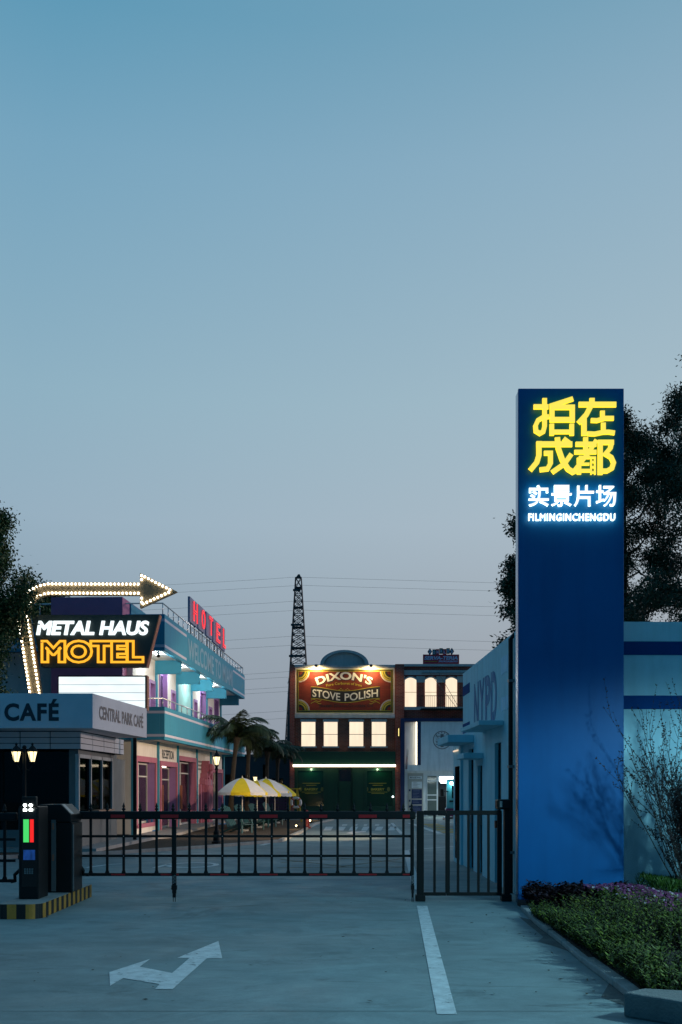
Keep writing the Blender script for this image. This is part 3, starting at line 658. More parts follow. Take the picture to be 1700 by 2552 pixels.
# terminal
TY = 12.62; tx0, tx1 = PX(47, TY), PX(96, TY); th = PZ(2010, TY)
ter = thing('payment_terminal', 'slim black terminal with green and red bars, blue screen and four white lights', 'terminal', ((tx0 + tx1) / 2, TY + .2, IH))
MB().box(tx0, tx1, TY, TY + .42, IH, th).build('body', M['blackm'], ter, bevel=.012)
MB().box(tx0 - .006, tx0 + .02, TY + .02, TY + .40, IH + .01, th - .02).build('side_trim', M['greym'], ter)
MB().box(tx0 + .035, tx1 - .02, TY - .006, TY + .01, .34, th - .03).build('front_glass', mat('black glass', (.006, .006, .007, 1), .12, 0), ter, bevel=.004)
def tz(py): return PZ(py, TY)
for k, (xa, xb, e) in enumerate([(59, 72.5, 'green'), (75.5, 84.5, 'redb')]):
    MB().box(PX(xa, TY), PX(xb, TY), TY - .012, TY - .004, tz(2099), tz(2042)).build('signal_bar', E[e], ter)['label'] = ('green' if k == 0 else 'red') + ' lit signal bar'
MB().box(PX(59, TY), PX(88, TY), TY - .012, TY - .005, tz(2143), tz(2118)).build('screen', E['screen'], ter)
for i in range(4):
    for j in range(3): MB().box(PX(61 + i * 6, TY), PX(65 + i * 6, TY), TY - .011, TY - .005, tz(2168 + j * 5), tz(2164 + j * 5)).build('key', M['greym'], ter)
lb = MB().box(PX(56, TY), PX(91, TY), TY - .03, TY + .06, th, th + .125).build('flood_housing', M['blackm'], ter, bevel=.01)
for i in (-1, 1):
    for j in (-1, 1):
        c = (PX(72 + i * 7.2, TY), TY - .038, tz(2012.5 - j * 5.6)); MB().tube([(c[0], TY - .034, c[2]), (c[0], TY - .046, c[2])], .0205, 12).build('flood_lens', E['led'], lb)
# motor cabinet behind
CYb = 13.42; cx0, cx1 = PX(98, CYb), PX(195, 13.75); ct = PZ(2005, CYb)
cab = thing('barrier_cabinet', 'tall black motor cabinet with sloped lid that carries the boom', 'cabinet', ((cx0 + cx1) / 2, 13.65, IH))
cw = PX(180, CYb)
MB().box(cx0, cw, CYb, 13.95, IH, PZ(2050, CYb)).build('body', M['blackm'], cab, bevel=.012)
sl = .14
MB().xz([(cx0 - .005, PZ(2049, CYb)), (cx1 - .01, PZ(2049, CYb)), (cx1 - .01, PZ(2030, CYb)), (cx1 - sl, ct), (cx0 - .005, ct)], CYb - .012, 13.96).build('lid', M['blackm'], cab, bevel=.01)
MB().xz([(cx1 - .012, PZ(2030, CYb) + .004), (cx1 - .012 - .004, PZ(2030, CYb) + .012), (cx1 - sl, ct + .004), (cx1 - sl - .08, ct + .004), (cx1 - sl - .08, ct - .003), (cx1 - sl, ct - .003)], CYb + .02, CYb + .17).build('lid_trim', M['greym'], cab)
MB().box(PX(128, CYb - .02), PX(139, CYb - .02), CYb - .02, CYb - .003, IH + .02, PZ(2043, CYb)).build('corner_trim', M['greym'], cab)
MB().box(cw - .006, cw + .012, CYb + .02, CYb + .05, IH + .02, PZ(2055, CYb)).build('corner_trim', M['greym'], cab)
for k in range(2):
    for j in range(4):
        z = .62 + k * .42 + j * .022; MB().box(PX(131, CYb) - .0, PX(136, CYb), CYb - .024, CYb - .019, z, z + .012).build('vent_slot', M['copper'], cab)

# ------------------------------------------------------------------ cafe
cafe = thing('cafe_building', 'low cafe with white fascia, slatted marquee panels and dark glass front', 'building', (-9, 26, 0))
A = Vector((PX(231, 23.4), 23.4)); B = Vector((PX(366, 27.9), 27.9)); fz0, fz1 = PZ(1815, 23.4), PZ(1728, 23.4)
MB().xy([(A.x, A.y), (B.x, B.y), (-15, B.y), (-15, A.y)], fz0, fz1).build('fascia', M['cafe'], cafe, bevel=.008)
W = Vector((PX(201, 24.5), 24.5)); W2 = Vector((PX(309, 28.7), 28.7)); mz0, mz1 = PZ(1867, 24.5), PZ(1820, 24.5) - .03
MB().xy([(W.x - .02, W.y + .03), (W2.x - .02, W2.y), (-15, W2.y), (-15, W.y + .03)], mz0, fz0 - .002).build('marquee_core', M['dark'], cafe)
rows = 3
for r in range(rows):
    z0 = mz0 + (mz1 - mz0) * r / rows + .008; z1 = mz0 + (mz1 - mz0) * (r + 1) / rows - .008
    xs = [W.x, PX(125, 24.5), PX(50, 24.5), PX(-25, 24.5), PX(-100, 24.5), PX(-175, 24.5)]
    for a, b in zip(xs, xs[1:]): MB().box(b + .012, a - .012, W.y, W.y + .028, z0, z1).build('marquee_panel', M['cafe'], cafe)
    for k in range(4):
        p, q = W + (W2 - W) * (k / 4 + .004), W + (W2 - W) * ((k + 1) / 4 - .004); n = Vector((.014, 0))
        MB().xy([(p.x, p.y), (q.x, q.y), (q.x - .018, q.y), (p.x - .018, p.y)], z0, z1).build('marquee_panel', M['cafe'], cafe)
# side wall with three panes, front wall of glass
gx = W.x - .12; gy0, gy1 = W.y + .22, W2.y + .3
mb = MB(); zsill, zhead = .85, PZ(1880, 25)
mb.box(gx - .2, gx, gy0, gy1, .12, zsill); mb.box(gx - .2, gx, gy0, gy1, zhead, mz0 - .002)
mb.box(gx - .2, gx, W2.y - .35, W2.y + 1.4, zsill, zhead); mb.build('side_wall', M['cafewall'], cafe)
fr = MB(); ys = [gy0 + (W2.y - .35 - gy0) * k / 3 for k in range(4)]
for y in ys: fr.box(gx - .06, gx + .03, y - .035, y + .035, zsill, zhead)
fr.box(gx - .06, gx + .03, gy0, W2.y - .35, zhead - .09, zhead); fr.box(gx - .06, gx + .04, gy0, W2.y - .35, zsill, zsill + .05); fr.build('window_frame', M['stone'], cafe)
for a, b in zip(ys, ys[1:]): MB().box(gx - .03, gx - .02, a + .035, b - .035, zsill + .05, zhead - .09).build('pane', M['glassd'], cafe)
MB().box(gx + .03, gx + .3, gy0 + .9, gy1 - 1.6, .97, 1.02).build('counter_shelf', mat('wood shelf', C(150, 120, 100), .6, .2, 6), cafe)
mb = MB(); mb.box(-15, gx - .2, gy0 + .02, gy0 + .12, .12, .55); mb.box(gx - .22, gx + .01, gy0 - .02, gy0 + .14, .12, mz0 - .002); mb.build('front_plinth', M['cafewall'], cafe)
for k in range(5):
    x1 = gx - .24 - k * 1.7; fw = MB().box(x1 - 1.62, x1, gy0 + .05, gy0 + .07, .55, mz0 - .05).build('pane', M['glassd'], cafe)
    MB().box(x1 - 1.68, x1 - 1.62, gy0 + .02, gy0 + .1, .55, mz0 - .002).build('mullion', M['dark'], cafe)
MB().box(PX(66, 25), PX(196, 25), gy0 + .14, gy0 + .16, PZ(1925, 25), PZ(1884, 25)).build('blind', mat('grey blind', (.14, .17, .19, 1), .9, .1, 3), cafe)
MB().box(gx - .9, gx - .8, gy0 + .3, 28.1, .12, 2.9).build('added_partition', M['dark'], cafe); MB().box(-15, gx - .21, 28.2, 28.3, .1, 2.9).build('back_wall', M['darkroom'], cafe); MB().box(-15, gx - .2, gy0, 28.3, .05, .11).build('floor', M['dark'], cafe)  # dark partition added behind the glass to keep lights beyond out of the panes
me = text('CAFÉ', off=.035, spacing=1.12); a, b = P(11, 1797, 23.4), P(147, 1742, 23.4)
MB().mesh_in(me, fit(me, (a.x, 23.392, a.z), (1, 0, 0), (0, 0, 1), b.x - a.x, b.z - a.z)).build('lettering', M['darkpaint'], cafe)
dv = (B - A); ln = dv.length; dv = dv / ln; nrm = Vector((dv.y, -dv.x))
def side_t(px):                                      # distance along the fascia side at a pixel column
    k = (px - HX) / F; return (A.x - k * A.y) / (k * dv.y - dv.x)
t0, t1 = side_t(247), side_t(356.5); me = text('CENTRAL PARK CAFÉ', off=.025); p = A + dv * t0 + nrm * .008
zb, zt_ = fz0 + (fz1 - fz0) * .30, fz0 + (fz1 - fz0) * .72
MB().mesh_in(me, fit(me, (p.x, p.y, zb), (dv.x, dv.y, 0), (0, 0, 1), t1 - t0, (zt_ - zb) * 1.18)).build('lettering', M['greylet'], cafe)

# ------------------------------------------------------------------ motel sign with arrow
SY = 28.0
ms = thing('motel_sign', 'roadside marquee sign with bulb-lined arrow, amber and white neon lettering', 'sign', (PX(220, SY), SY + .3, 0))
for x in (170, 330): MB().box(PX(x - 4, SY), PX(x + 4, SY), SY + .30, SY + .40, 0, PZ(1700, SY)).build('pole', M['blackm'], ms)
spx = [(72, 1529), (393, 1529), (360, 1660), (98, 1660)]
MB().xz([(PX(x, SY), PZ(y, SY)) for x, y in spx], SY + .2, SY + .48).build('sign_box', M['sign'], ms)
e1, e2 = P(393, 1529, SY), P(360, 1660, SY)
MB().xz([(e1.x + .003, e1.z), (e1.x + .03, e1.z), (e2.x + .03, e2.z), (e2.x + .003, e2.z)], SY + .19, SY + .5).build('edge_trim', M['copper'], ms)
MB().box(PX(138, SY), PX(360.5, SY), SY + .24, SY + .5, PZ(1768, SY), PZ(1681, SY)).build('light_box_case', M['blackm'], ms)
MB().box(PX(141, SY), PX(357.5, SY), SY + .228, SY + .243, PZ(1764, SY), PZ(1684.5, SY)).build('light_box_face', E['lightbox'], ms)
for k in range(1, 4): MB().box(PX(141, SY), PX(357.5, SY), SY + .220, SY + .227, PZ(1684.5 + k * 20, SY) - .006, PZ(1684.5 + k * 20, SY) + .006).build('letter_track', M['ringw'], ms)
MB().box(PX(360.7, SY), PX(363, SY), SY + .22, SY + .5, PZ(1768, SY), PZ(1681, SY)).build('edge_trim', M['copper'], ms)
# arrow sheet: stem, bend, shaft, head
cl = [(92, 1760), (57.5, 1540), (57.5, 1523), (61.5, 1507), (70, 1492), (83, 1480), (100, 1471.5), (121, 1467), (349, 1467.5)]
hw = 15.5
def offs(pts, h):
    r = []
    for i, p in enumerate(pts):
        p = Vector(p); d0 = (p - Vector(pts[i - 1])).normalized() if i else None; d1 = (Vector(pts[i + 1]) - p).normalized() if i < len(pts) - 1 else None
        d = ((d0 or d1) + (d1 or d0)).normalized(); n = Vector((d.y, -d.x)); k = 1 / n.dot(Vector(((d0 or d1).y, -(d0 or d1).x))); r.append(p + n * h * k)
    return r
up, lo = offs(cl, hw), offs(cl, -hw); mb = MB()
for i in range(len(cl) - 1):
    mb.xz([(PX(q.x, SY), PZ(q.y, SY)) for q in (up[i], up[i + 1], lo[i + 1], lo[i])], SY, SY + .17)
mb.xz([(PX(x, SY), PZ(y, SY)) for x, y in [(349, 1428), (441, 1474), (349, 1515)]], SY - .004, SY + .175)
mb.build('arrow_panel', M['arrow'], ms)
bulb = MB().sphere((0, 0, 0), .028, 8, 6).mesh('bulb', E['bulb'], True)
def bulbs(pts, step):
    ps = [Vector(p) for p in pts]; t = 0
    for a, b in zip(ps, ps[1:]):
        l = (b - a).length
        while t <= l: q = a + (b - a) * (t / l); inst(bulb, 'bulb', ms, (PX(q.x, SY), SY - .03, PZ(q.y, SY))); t += step
        t -= l
bulbs([tuple(p) for p in offs(cl, hw - 4.2)], 9.75); bulbs([tuple(p) for p in offs(cl, -hw + 4.2)], 9.75)
bulbs([(353.5, 1445), (353.5, 1434), (425, 1470.5)], 10); bulbs([(421, 1476.5), (353.5, 1507), (353.5, 1490)], 10)
la = letters_along('METAL HAUS', ext=.03, bold=.034, shear=.18); full = bbox(text('METAL HAUS', ext=.03, bold=.034, shear=.18)); a, b = P(87, 1581, SY), P(369, 1545, SY)
sx = (b.x - a.x) / (full[1] - full[0]); sz = (b.z - a.z) / (full[3] - full[2])
for me, xo in la:
    MB().add([(a.x + (v.co.x + xo - full[0]) * sx, SY + .14 - v.co.z, a.z + (v.co.y - full[2]) * sz) for v in me.vertices], [tuple(p.vertices) for p in me.polygons]).build('channel_letter', E['mwhite'], ms, recalc=False)
K = dict(off=.045, outline=.042); la = letters_along('MOTEL', **K); full = bbox(text('MOTEL', **K)); a, b = P(98, 1652, SY), P(357.5, 1592.5, SY)
sx = (b.x - a.x) / (full[1] - full[0]); sz = (b.z - a.z) / (full[3] - full[2])
for me, xo in la:
    MB().add([(a.x + (v.co.x + xo - full[0]) * sx, SY + .13 - v.co.z, a.z + (v.co.y - full[2]) * sz) for v in me.vertices], [tuple(p.vertices) for p in me.polygons]).build('neon_tube_letter', E['morange'], ms, recalc=False)

# ------------------------------------------------------------------ motel
LEN = 17.0; z10, z11, z20, z21 = PZ(1843.4, 31), PZ(1761, 31), PZ(1621.5, 31), PZ(1530, 31); WW = -1.05
mot = thing('motel_building', 'two storey white and teal motel with striped balconies and pink doorways', 'building', (-5.49, 31, 0), rotz=FM.th)
def mbuild(mb, name, m, parent=mot, **k): return mb.build(name, m, parent, world=False, **k)
def U(px, w=WW): return FM.u(px, w)
for (za, zb) in ((z10, z11), (z20, z21)):
    mb = MB(); mb.box(-.16, 0, 0, LEN, za, zb); mb.box(-14, -.1602, 0, .16, za, zb); mb.box(-3.5, -.1602, LEN - .16, LEN, za, zb); mbuild(mb, 'balcony_band', M['teal'], bevel=.01)
    mbuild(MB().box(-14, -.162, .162, LEN - .162, za + .10, za + .3), 'floor_slab', M['cream'])
    for (sa, sb) in ((.03 * 0 + (zb - za) * .80, (zb - za) * .875), ((zb - za) * .095, (zb - za) * .17)):
        mbuild(MB().box(-14, -.01, -.004, .02, za + sa, za + sb), 'painted_stripe', M['stripe'])
        if za > 5:
            mbuild(MB().box(-.02, .004, .004, U(465, 0), za + sa, za + sb), 'painted_stripe', M['stripe'])
            mbuild(MB().box(-.02, .004, U(581, 0), LEN - .02, za + sa, za + sb), 'painted_stripe', M['stripe'])
        else: mbuild(MB().box(-.02, .004, .004, LEN - .02, za + sa, za + sb), 'painted_stripe', M['stripe'])
me = text('WELCOME TO MIAMI', off=.02); ua, ub = U(469, 0), U(580, 0)
mbuild(MB().mesh_in(me, fit(me, (.006, ua, z20 + .20), (0, 1, 0), (0, 0, 1), ub - ua, (z21 - z20) * .64)), 'lettering', mat('pale blue lettering', C(128, 168, 190), .7, .08, 4))
# upper wall with doors and windows
zf = z10 + .32
up_open = [(372.5, 385.6, 1697, 0, 'w'), (396.6, 415.8, 1668, 0, 'd'), (426.8, 437, 1722, 0, 'w'), (483, 491, 1745, 0, 'w'), (498, 512, 1723, 0, 'd'), (520, 528, 1763, 0, 'w'), (533.5, 544, 1741, 0, 'd')]
holes = []
for a, b, y, _, k in up_open: ua, ub = U(a), U(b); holes.append((ua, ub, zf + (.0 if k == 'd' else .55), FM.z(y, (ua + ub) / 2, WW), k))
mb = MB(); wall_cells(mb, .16, LEN - .8, zf, z20 + .09, [h[:4] for h in holes], lambda b, a, c, z0, z1, m: b.box(WW - .2, WW, a, c, z0, z1, m))
mb.box(-14, WW - .2, .9, 1.1, zf, z20 + .09); mb.box(WW - 6, WW - .2, LEN - 1.0, LEN - .8, zf, z20 + .09); mbuild(mb, 'upper_wall', M['cream'])
for (a, b, z0, z1, k) in holes:
    p = mbuild(MB().box(WW - .16, WW - .12, a + .07, b - .07, z0 + .02, z1 - .09), 'door' if k == 'd' else 'window', M['orchid'] if k == 'd' else M['purple'])
    f = MB()
    for q in ((a - .02, a + .07), (b - .07, b + .02)): f.box(WW - .17, WW + .03, q[0], q[1], z0, z1 + .02)
    f.box(WW - .17, WW + .03, a + .07, b - .07, z1 - .09, z1 + .02); mbuild(f, 'frame', M['orchid'], p)
    mbuild(MB().box(WW - .115, WW - .105, a + .15, b - .15, z0 + (.9 if k == 'd' else .1), z1 - .2), 'pane', M['glass'], p)
for x in (388, 440, 476, 514, 549):
    u = U(x); mbuild(MB().box(WW - .001, WW + .06, u - .09, u + .09, zf, z20 + .09), 'pilaster', M['teal'])
    mbuild(MB().box(WW + .062, -.163, u - .08, u + .08, z20 - .36, z20 + .098), 'ceiling_beam', M['teal'])
mbuild(MB().box(WW + .001, WW + .03, U(442), U(474), zf + .02, z20 - .1), 'recess_panel', M['tealpale'])
for k, x in enumerate((392, 450, 494.5, 530)):
    u = FM.u(x, -.5); dl = mbuild(MB().lathe([(.02, z20 + .099), (.09, z20 + .098), (.09, z20 + .05), (.06, z20 + .045)], (-.5, u, 0), 12), 'downlight', M['stone'])
    mbuild(MB().lathe([(.001, z20 + .044), (.055, z20 + .04), (.03, z20 - .0), (.001, z20 - .01)], (-.5, u, 0), 10), 'lamp_lens', E['down'], dl)
    lamp('downlight_glow', mot, (-.5, u, z20 - .12), 42, (.88, 1, .98), .06, world=False)
# ground floor wall and openings
low = [(339, 386.6, 1895, 'A'), (399.5, 439, 1906.7, 'B'), (444, 486, 1894, 'C'), (528, 553, 1923, 'E')]
holes = []
for a, b, y, k in low: ua, ub = U(a), U(b); holes.append((ua, ub, .12 + (.28 if k in 'AE' else 0), FM.z(y, (ua + ub) / 2, WW), k))
mb = MB(); wall_cells(mb, .5, LEN - .8, .12, z10 + .098, [h[:4] for h in holes], lambda b, a, c, z0, z1, m: b.box(WW - .2, WW, a, c, z0, z1, m))
mb.box(-14, WW - .2, .5, .7, .12, z10 + .098); mb.box(WW - 6, WW - .2, LEN - 1.0, LEN - .8, .12, z10 + .098); mbuild(mb, 'lower_wall', M['cream'])
mb = MB(); mb.box(WW - 5, WW - 4.8, .7, LEN - 1, .12, z10 + .09); mb.box(WW - 5, WW - .2, .7, LEN - 1, .05, .118)
for u in (4.2, 7.3, 11, 13): mb.box(WW - 4.8, WW - 1.0, u, u + .1, .12, z10 + .09)
mbuild(mb, 'inner_walls', M['darkroom'])
for (a, b, z0, z1, k) in holes:
    f = MB(); w = .13
    for q in ((a - .10, a + .06), (b - .06, b + .10)): f.box(WW - .0, WW + .05, q[0], q[1], z0, z1 + .12)
    f.box(WW, WW + .05, a + .06, b - .06, z1 - .06, z1 + .12)
    if k in 'AE': f.box(WW, WW + .05, a + .06, b - .06, z0 - .1, z0 + .03)
    fo = mbuild(f, 'door_surround' if k in 'BC' else 'window_surround', M['pink'])
    mbuild(MB().box(WW - .30, WW - .001, b - .055, b - .01, z0 + .002, z1 - .065), 'reveal', M['orchid' if k != 'C' else 'purple'], fo)
    mbuild(MB().box(WW - .30, WW - .001, a + .01, a + .055, z0 + .002, z1 - .065), 'reveal', M['orchid'], fo)
    n = 2
    for i in range(n):
        ga, gb = a + .06 + (b - a - .12) * i / n, a + .06 + (b - a - .12) * (i + 1) / n
        s = MB()
        for q in ((ga, ga + .05), (gb - .05, gb)): s.box(WW - .30, WW - .25, q[0], q[1], z0, z1 - .07)
        s.box(WW - .30, WW - .25, ga + .05, gb - .05, z1 - .13, z1 - .07); s.box(WW - .30, WW - .25, ga + .05, gb - .05, z0, z0 + .08); s.box(WW - .30, WW - .25, ga + .05, gb - .05, z1 - .55, z1 - .50)
        so = mbuild(s, 'sash' if k in 'AE' else 'door_leaf', M['stone'])
        mbuild(MB().box(WW - .282, WW - .272, ga + .05, gb - .05, z0 + .08, z1 - .13), 'pane', M['glass'], so)
        if k in 'BC': mbuild(MB().box(WW - .24, WW - .21, (gb - .13) if i == 0 else ga + .09, (gb - .09) if i == 0 else ga + .13, .75, 1.7), 'handle', M['copper'], so)
    if k in 'AC':
        mbuild(MB().box(WW - .95, WW - .87, a + .15, a + (b - a) * .55, z1 - .30, z1 - .22), 'ceiling_tube', E['tube'])
        lamp('tube_glow', mot, (WW - 1.2, (a + b) / 2, z1 - .4), 9, (1, .84, .66), .15, world=False)
    if k == 'A': mbuild(MB().box(WW - .80, WW - .76, a + .25, a + .9, z0 + .15, z0 + 1.25), 'poster', mat('yellow poster', C(206, 178, 60), .6, .25, 3))
for x in (328, 392, 441.5, 489, 524, 556):
    u = U(x); mbuild(MB().box(WW - .001, WW + .07, u - .06, u + .06, .12, z10 + .097), 'pilaster', M['teal'])
me = text('RECEPTION', off=.02); ua, ub = U(404), U(433); mbuild(MB().mesh_in(me, fit(me, (WW + .006, ua, FM.z(1890, ua, WW)), (0, 1, 0), (0, 0, 1), ub - ua, .32)), 'lettering', M['darkpaint'])
for k in range(3): u = U(493); mbuild(MB().box(WW, WW + .006, u + .1, U(514), 2.66 - k * .16, 2.74 - k * .16), 'painted_sign_line', M['greylet'])
# pink stepped pilaster with figure
uc = U(505); st = MB()
for (hw_, w1, z0, z1) in [(.85, .10, .12, 1.75), (.62, .16, .12, 2.02), (.50, .30, .12, 2.22), (.68, .26, 1.72, 1.95), (.28, .24, 2.22, 2.62), (.16, .30, 2.30, 2.75)]:
    st.box(WW, WW + w1, uc - hw_, uc + hw_, z0, z1)
for k in range(-3, 4): st.tube([(WW + .32, uc + k * .13, .12), (WW + .32, uc + k * .13, 1.7)], .05, 8)
st.sphere((WW + .34, uc, 2.46), .17, 10, 8); st.tube([(WW + .3, uc - .4, 2.0), (WW + .36, uc, 2.3), (WW + .3, uc + .4, 2.0)], .07, 8)
mbuild(st, 'pink_pilaster', M['pink'])
# railings
def railing(z0, z1, n, name):
    rr = MB(); path = [(-13.9, .08, z1), (-.08, .08, z1), (-.08, LEN - .08, z1), (-1.6, LEN - .08, z1)]; rr.tube(path, .022, 8); rail = mbuild(rr, name, M['steel'], smooth=True)
    pm = MB().tube([(0, 0, 0), (0, 0, z1 - z0)], .016, 6).mesh('rail_post', M['steel'], True)
    for i in range(n + 1): o = inst(pm, 'rail_post', rail, (-.08, .08 + (LEN - .16) * i / n, z0), world=False)
    for i in range(1, 10): o = inst(pm, 'rail_post', rail, (-.08 - i * 1.3, .08, z0), world=False)
railing(z11, PZ(1739.5, 31), 18, 'balcony_rail'); railing(z21, PZ(1502, 31), 22, 'roof_rail')
# purple stair tower on the front, roof block
mbuild(MB().box(PX(130, 30.9) + 5.49, PX(310, 30.9) + 5.49, -.35, 2.2, z10 + .3, PZ(1487, 30.7)), 'stair_tower', M['purple'], bevel=.01)
mbuild(MB().box(PX(312, 33) + 5.49, PX(348, 33) + 5.49, .5, 4.2, z21 - .5, PZ(1503, 31.5)), 'roof_block', M['teal'])
# roof letters
wl = -.22
for ch, (a, b), (y0, y1), (yl0, yl1) in zip('HOTEL', [(473.5, 493), (494.5, 512), (514.5, 530.5), (532, 548.5), (549.5, 562)], [(1486, 1549), (1505, 1566), (1523.5, 1583), (1540.5, 1600), (1556.5, 1615)], [(1497, 1548), (1517, 1564), (1534, 1580), (1551, 1596), (1567, 1609)]):
    ua, ub = FM.u(a, wl), FM.u(b, wl) - .12; zt_, zb_ = FM.z(y0, ua, wl), FM.z(y1, ua, wl)
    p = mbuild(MB().box(wl - .08, wl, ua, ub, zb_, zt_), 'letter_plate', M['plate'], bevel=.006)
    me = text(ch, off=.0, outline=.021); hh = (zt_ - zb_); mbuild(MB().mesh_in(me, fit(me, (wl + .06, ua + (ub - ua) * .30, zb_ + hh * .10), (0, 1, 0), (0, 0, 1), (ub - ua) * .56, hh * .80, zs=.6)), 'neon_letter', E['hred'], p, recalc=False)
    for q in (.25, .75): mbuild(MB().box(wl - .06, wl - .03, ua + (ub - ua) * q - .02, ua + (ub - ua) * q + .02, z21 - .02, zb_ + .02), 'plate_stand', M['blackm'], p)
for w, u in ((.02, .05), (.02, LEN - .6)):
    c = mbuild(MB().tube([(w - .3, u + .3, z20 + .1), (w - .3, u + .3, z20 - .08)], .02, 6), 'camera_bracket', M['stone']); mbuild(MB().sphere((w - .3, u + .3, z20 - .11), .06, 10, 6), 'camera_dome', M['blackm'], c, smooth=True)

# blue cafe stools on the sidewalk
def stool(label, px, py, h=.72):
    p = G(px, py, .12); s = thing('round_table', label, 'table', (p.x, p.y, .12), 'blue pedestal tables')
    MB().lathe([(.001, h + .03), (.32, h + .03), (.34, h), (.30, h - .03), (.001, h - .03)], (p.x, p.y, .12), 20).build('table_top', M['blue'], s)
    MB().box(p.x - .12, p.x - .06, p.y - .03, p.y + .03, .16, .12 + h - .03).build('leg', M['blue'], s); MB().box(p.x + .06, p.x + .12, p.y - .03, p.y + .03, .16, .12 + h - .03).build('leg', M['blue'], s)
    MB().lathe([(.001, .04), (.26, .03), (.28, 0), (.001, 0)], (p.x, p.y, .12), 20).build('base', M['blue'], s)
stool('small blue pedestal table below the first lit motel window', 372, 2071, .5)
stool('small blue pedestal table at the far end of the motel wall', 548, 2054, .6)

# ------------------------------------------------------------------ brick shop with the painted advert
DY = 56.7
def d_(px): return PX(px, DY)
def dz(py): return PZ(py, DY)
dx = thing('brick_shop', 'narrow brick shop with floodlit painted advert, lit windows and green bakery front', 'building', (d_(860), DY, 0))
wins = [(751, 786), (807, 841.5), (871, 905.7), (926.8, 962)]
mb = MB(); wall_cells(mb, d_(734), d_(985), dz(1873), dz(1664), [(d_(a), d_(b), dz(1860), dz(1799)) for a, b in wins], lambda b, a, c, z0, z1, m: b.box(a, c, DY, DY + .25, z0, z1, m)); mb.build('facade_wall', M['brick'], dx)
MB().box(d_(722.6), d_(734) - .002, DY - .2, DY + 6, 0, dz(1658)).build('corner_pier', M['brickd'], dx)
MB().box(d_(985) + .002, d_(1006.7), DY - .2, DY + 6, 0, dz(1656)).build('corner_pier', M['brickd'], dx)
MB().box(d_(734), d_(985), DY + .26, DY + 6, 0, dz(1668)).build('rear_block', M['darkbld'], dx)
for i, (a, b) in enumerate(wins):
    w = MB().box(d_(a) + .003, d_(b) - .003, DY + .12, DY + .2, dz(1860), dz(1799)).build('lit_window', E['window'], dx)
    MB().box(d_(a), d_(b), DY + .10, DY + .118, dz(1830) - .015, dz(1830) + .015).build('meeting_rail', mat('warm window bar', (.5, .4, .3, 1), .7, 0), w)
    MB().box(d_(a) - .05, d_(b) + .05, DY - .07, DY - .002, dz(1799), dz(1793)).build('lintel', M['stone'], w)
    MB().box(d_(a) - .09, d_(b) + .09, DY - .12, DY - .002, dz(1864), dz(1860)).build('sill', M['stone'], w)
MB().box(d_(735), d_(984), DY - .16, DY - .002, dz(1790), dz(1780)).build('cornice', M['stone'], dx, bevel=.02)
MB().box(d_(734.5), d_(984.5), DY - .12, DY + .4, dz(1664), dz(1657.5)).build('parapet_coping', M['stone'], dx)
# arch pediment: three concentric steps
cxp, rx_, by_ = 858.5, 60.5, 1657
def arc(k, n=24): return [(d_(cxp + rx_ * k * math.cos(math.pi * i / n)), dz(by_ - 36.5 * k * math.sin(math.pi * i / n) * 1.0)) for i in range(n + 1)]
MB().xz(arc(.97), DY + .05, DY + .35).build('arch_field', M['stone'], dx)
for k0, k1, pr in ((.84, 1.0, -.16), (.76, .80, -.05)):
    o, i = arc(k1), arc(k0); mb = MB()
    for q in range(24): mb.xz([o[q], o[q + 1], i[q + 1], i[q]], DY + pr, DY + .06)
    mb.build('arch_moulding', M['stone'], dx)
# painted advert
sg = MB().box(d_(735.5), d_(983.5), DY - .045, DY - .003, dz(1779), dz(1664.5)).build('advert_board', M['signwhite'], dx)
def adv(name, m, x0, x1, y0, y1, dep): return MB().box(d_(x0), d_(x1), DY - dep, DY - dep + .012, dz(y1), dz(y0)).build(name, M[m], sg)
adv('border', 'gold', 739, 980, 1668.5, 1776.5, .055); adv('border', 'signblack', 741, 978, 1670.5, 1774.5, .060); adv('border', 'gold', 743.5, 975.5, 1672.5, 1772, .065); adv('advert_field', 'signred', 745, 974, 1674, 1770.5, .070)
fy = DY - .0735
def fan(cx, cyy, sx_, sy_):
    for r0, r1, m in ((0, .34, 'signred'), (.34, .55, 'signblack'), (.55, .86, 'gold'), (.9, .94, 'signwhite'), (.97, 1.0, 'signwhite')):
        mb = MB()
        for i in range(12):
            a0, a1 = math.pi / 2 * i / 12, math.pi / 2 * (i + 1) / 12
            q = [(d_(cx + sx_ * r * 27 * math.cos(a)), fy, dz(cyy + sy_ * r * 27 * math.sin(a))) for a, r in ((a0, r0), (a1, r0), (a1, r1), (a0, r1))]
            mb.quad(*q)
        mb.build('corner_fan', M[m], sg)
    mb = MB()
    for i in range(8):
        a = math.pi / 2 * (i + .5) / 8; c = Vector((cx + sx_ * 27 * .70 * math.cos(a), cyy + sy_ * 27 * .70 * math.sin(a)))
        mb.add([(d_(c.x + 1.6 * math.cos(t)), fy - .003, dz(c.y + 1.6 * math.sin(t))) for t in [j * 1.047 for j in range(6)]], [tuple(range(6))])
    mb.build('corner_fan_dots', M['signblack'], sg)
for a in ((745, 1674, 1, 1), (974, 1674, -1, 1), (745, 1770.5, 1, -1), (974, 1770.5, -1, -1)): fan(*a)
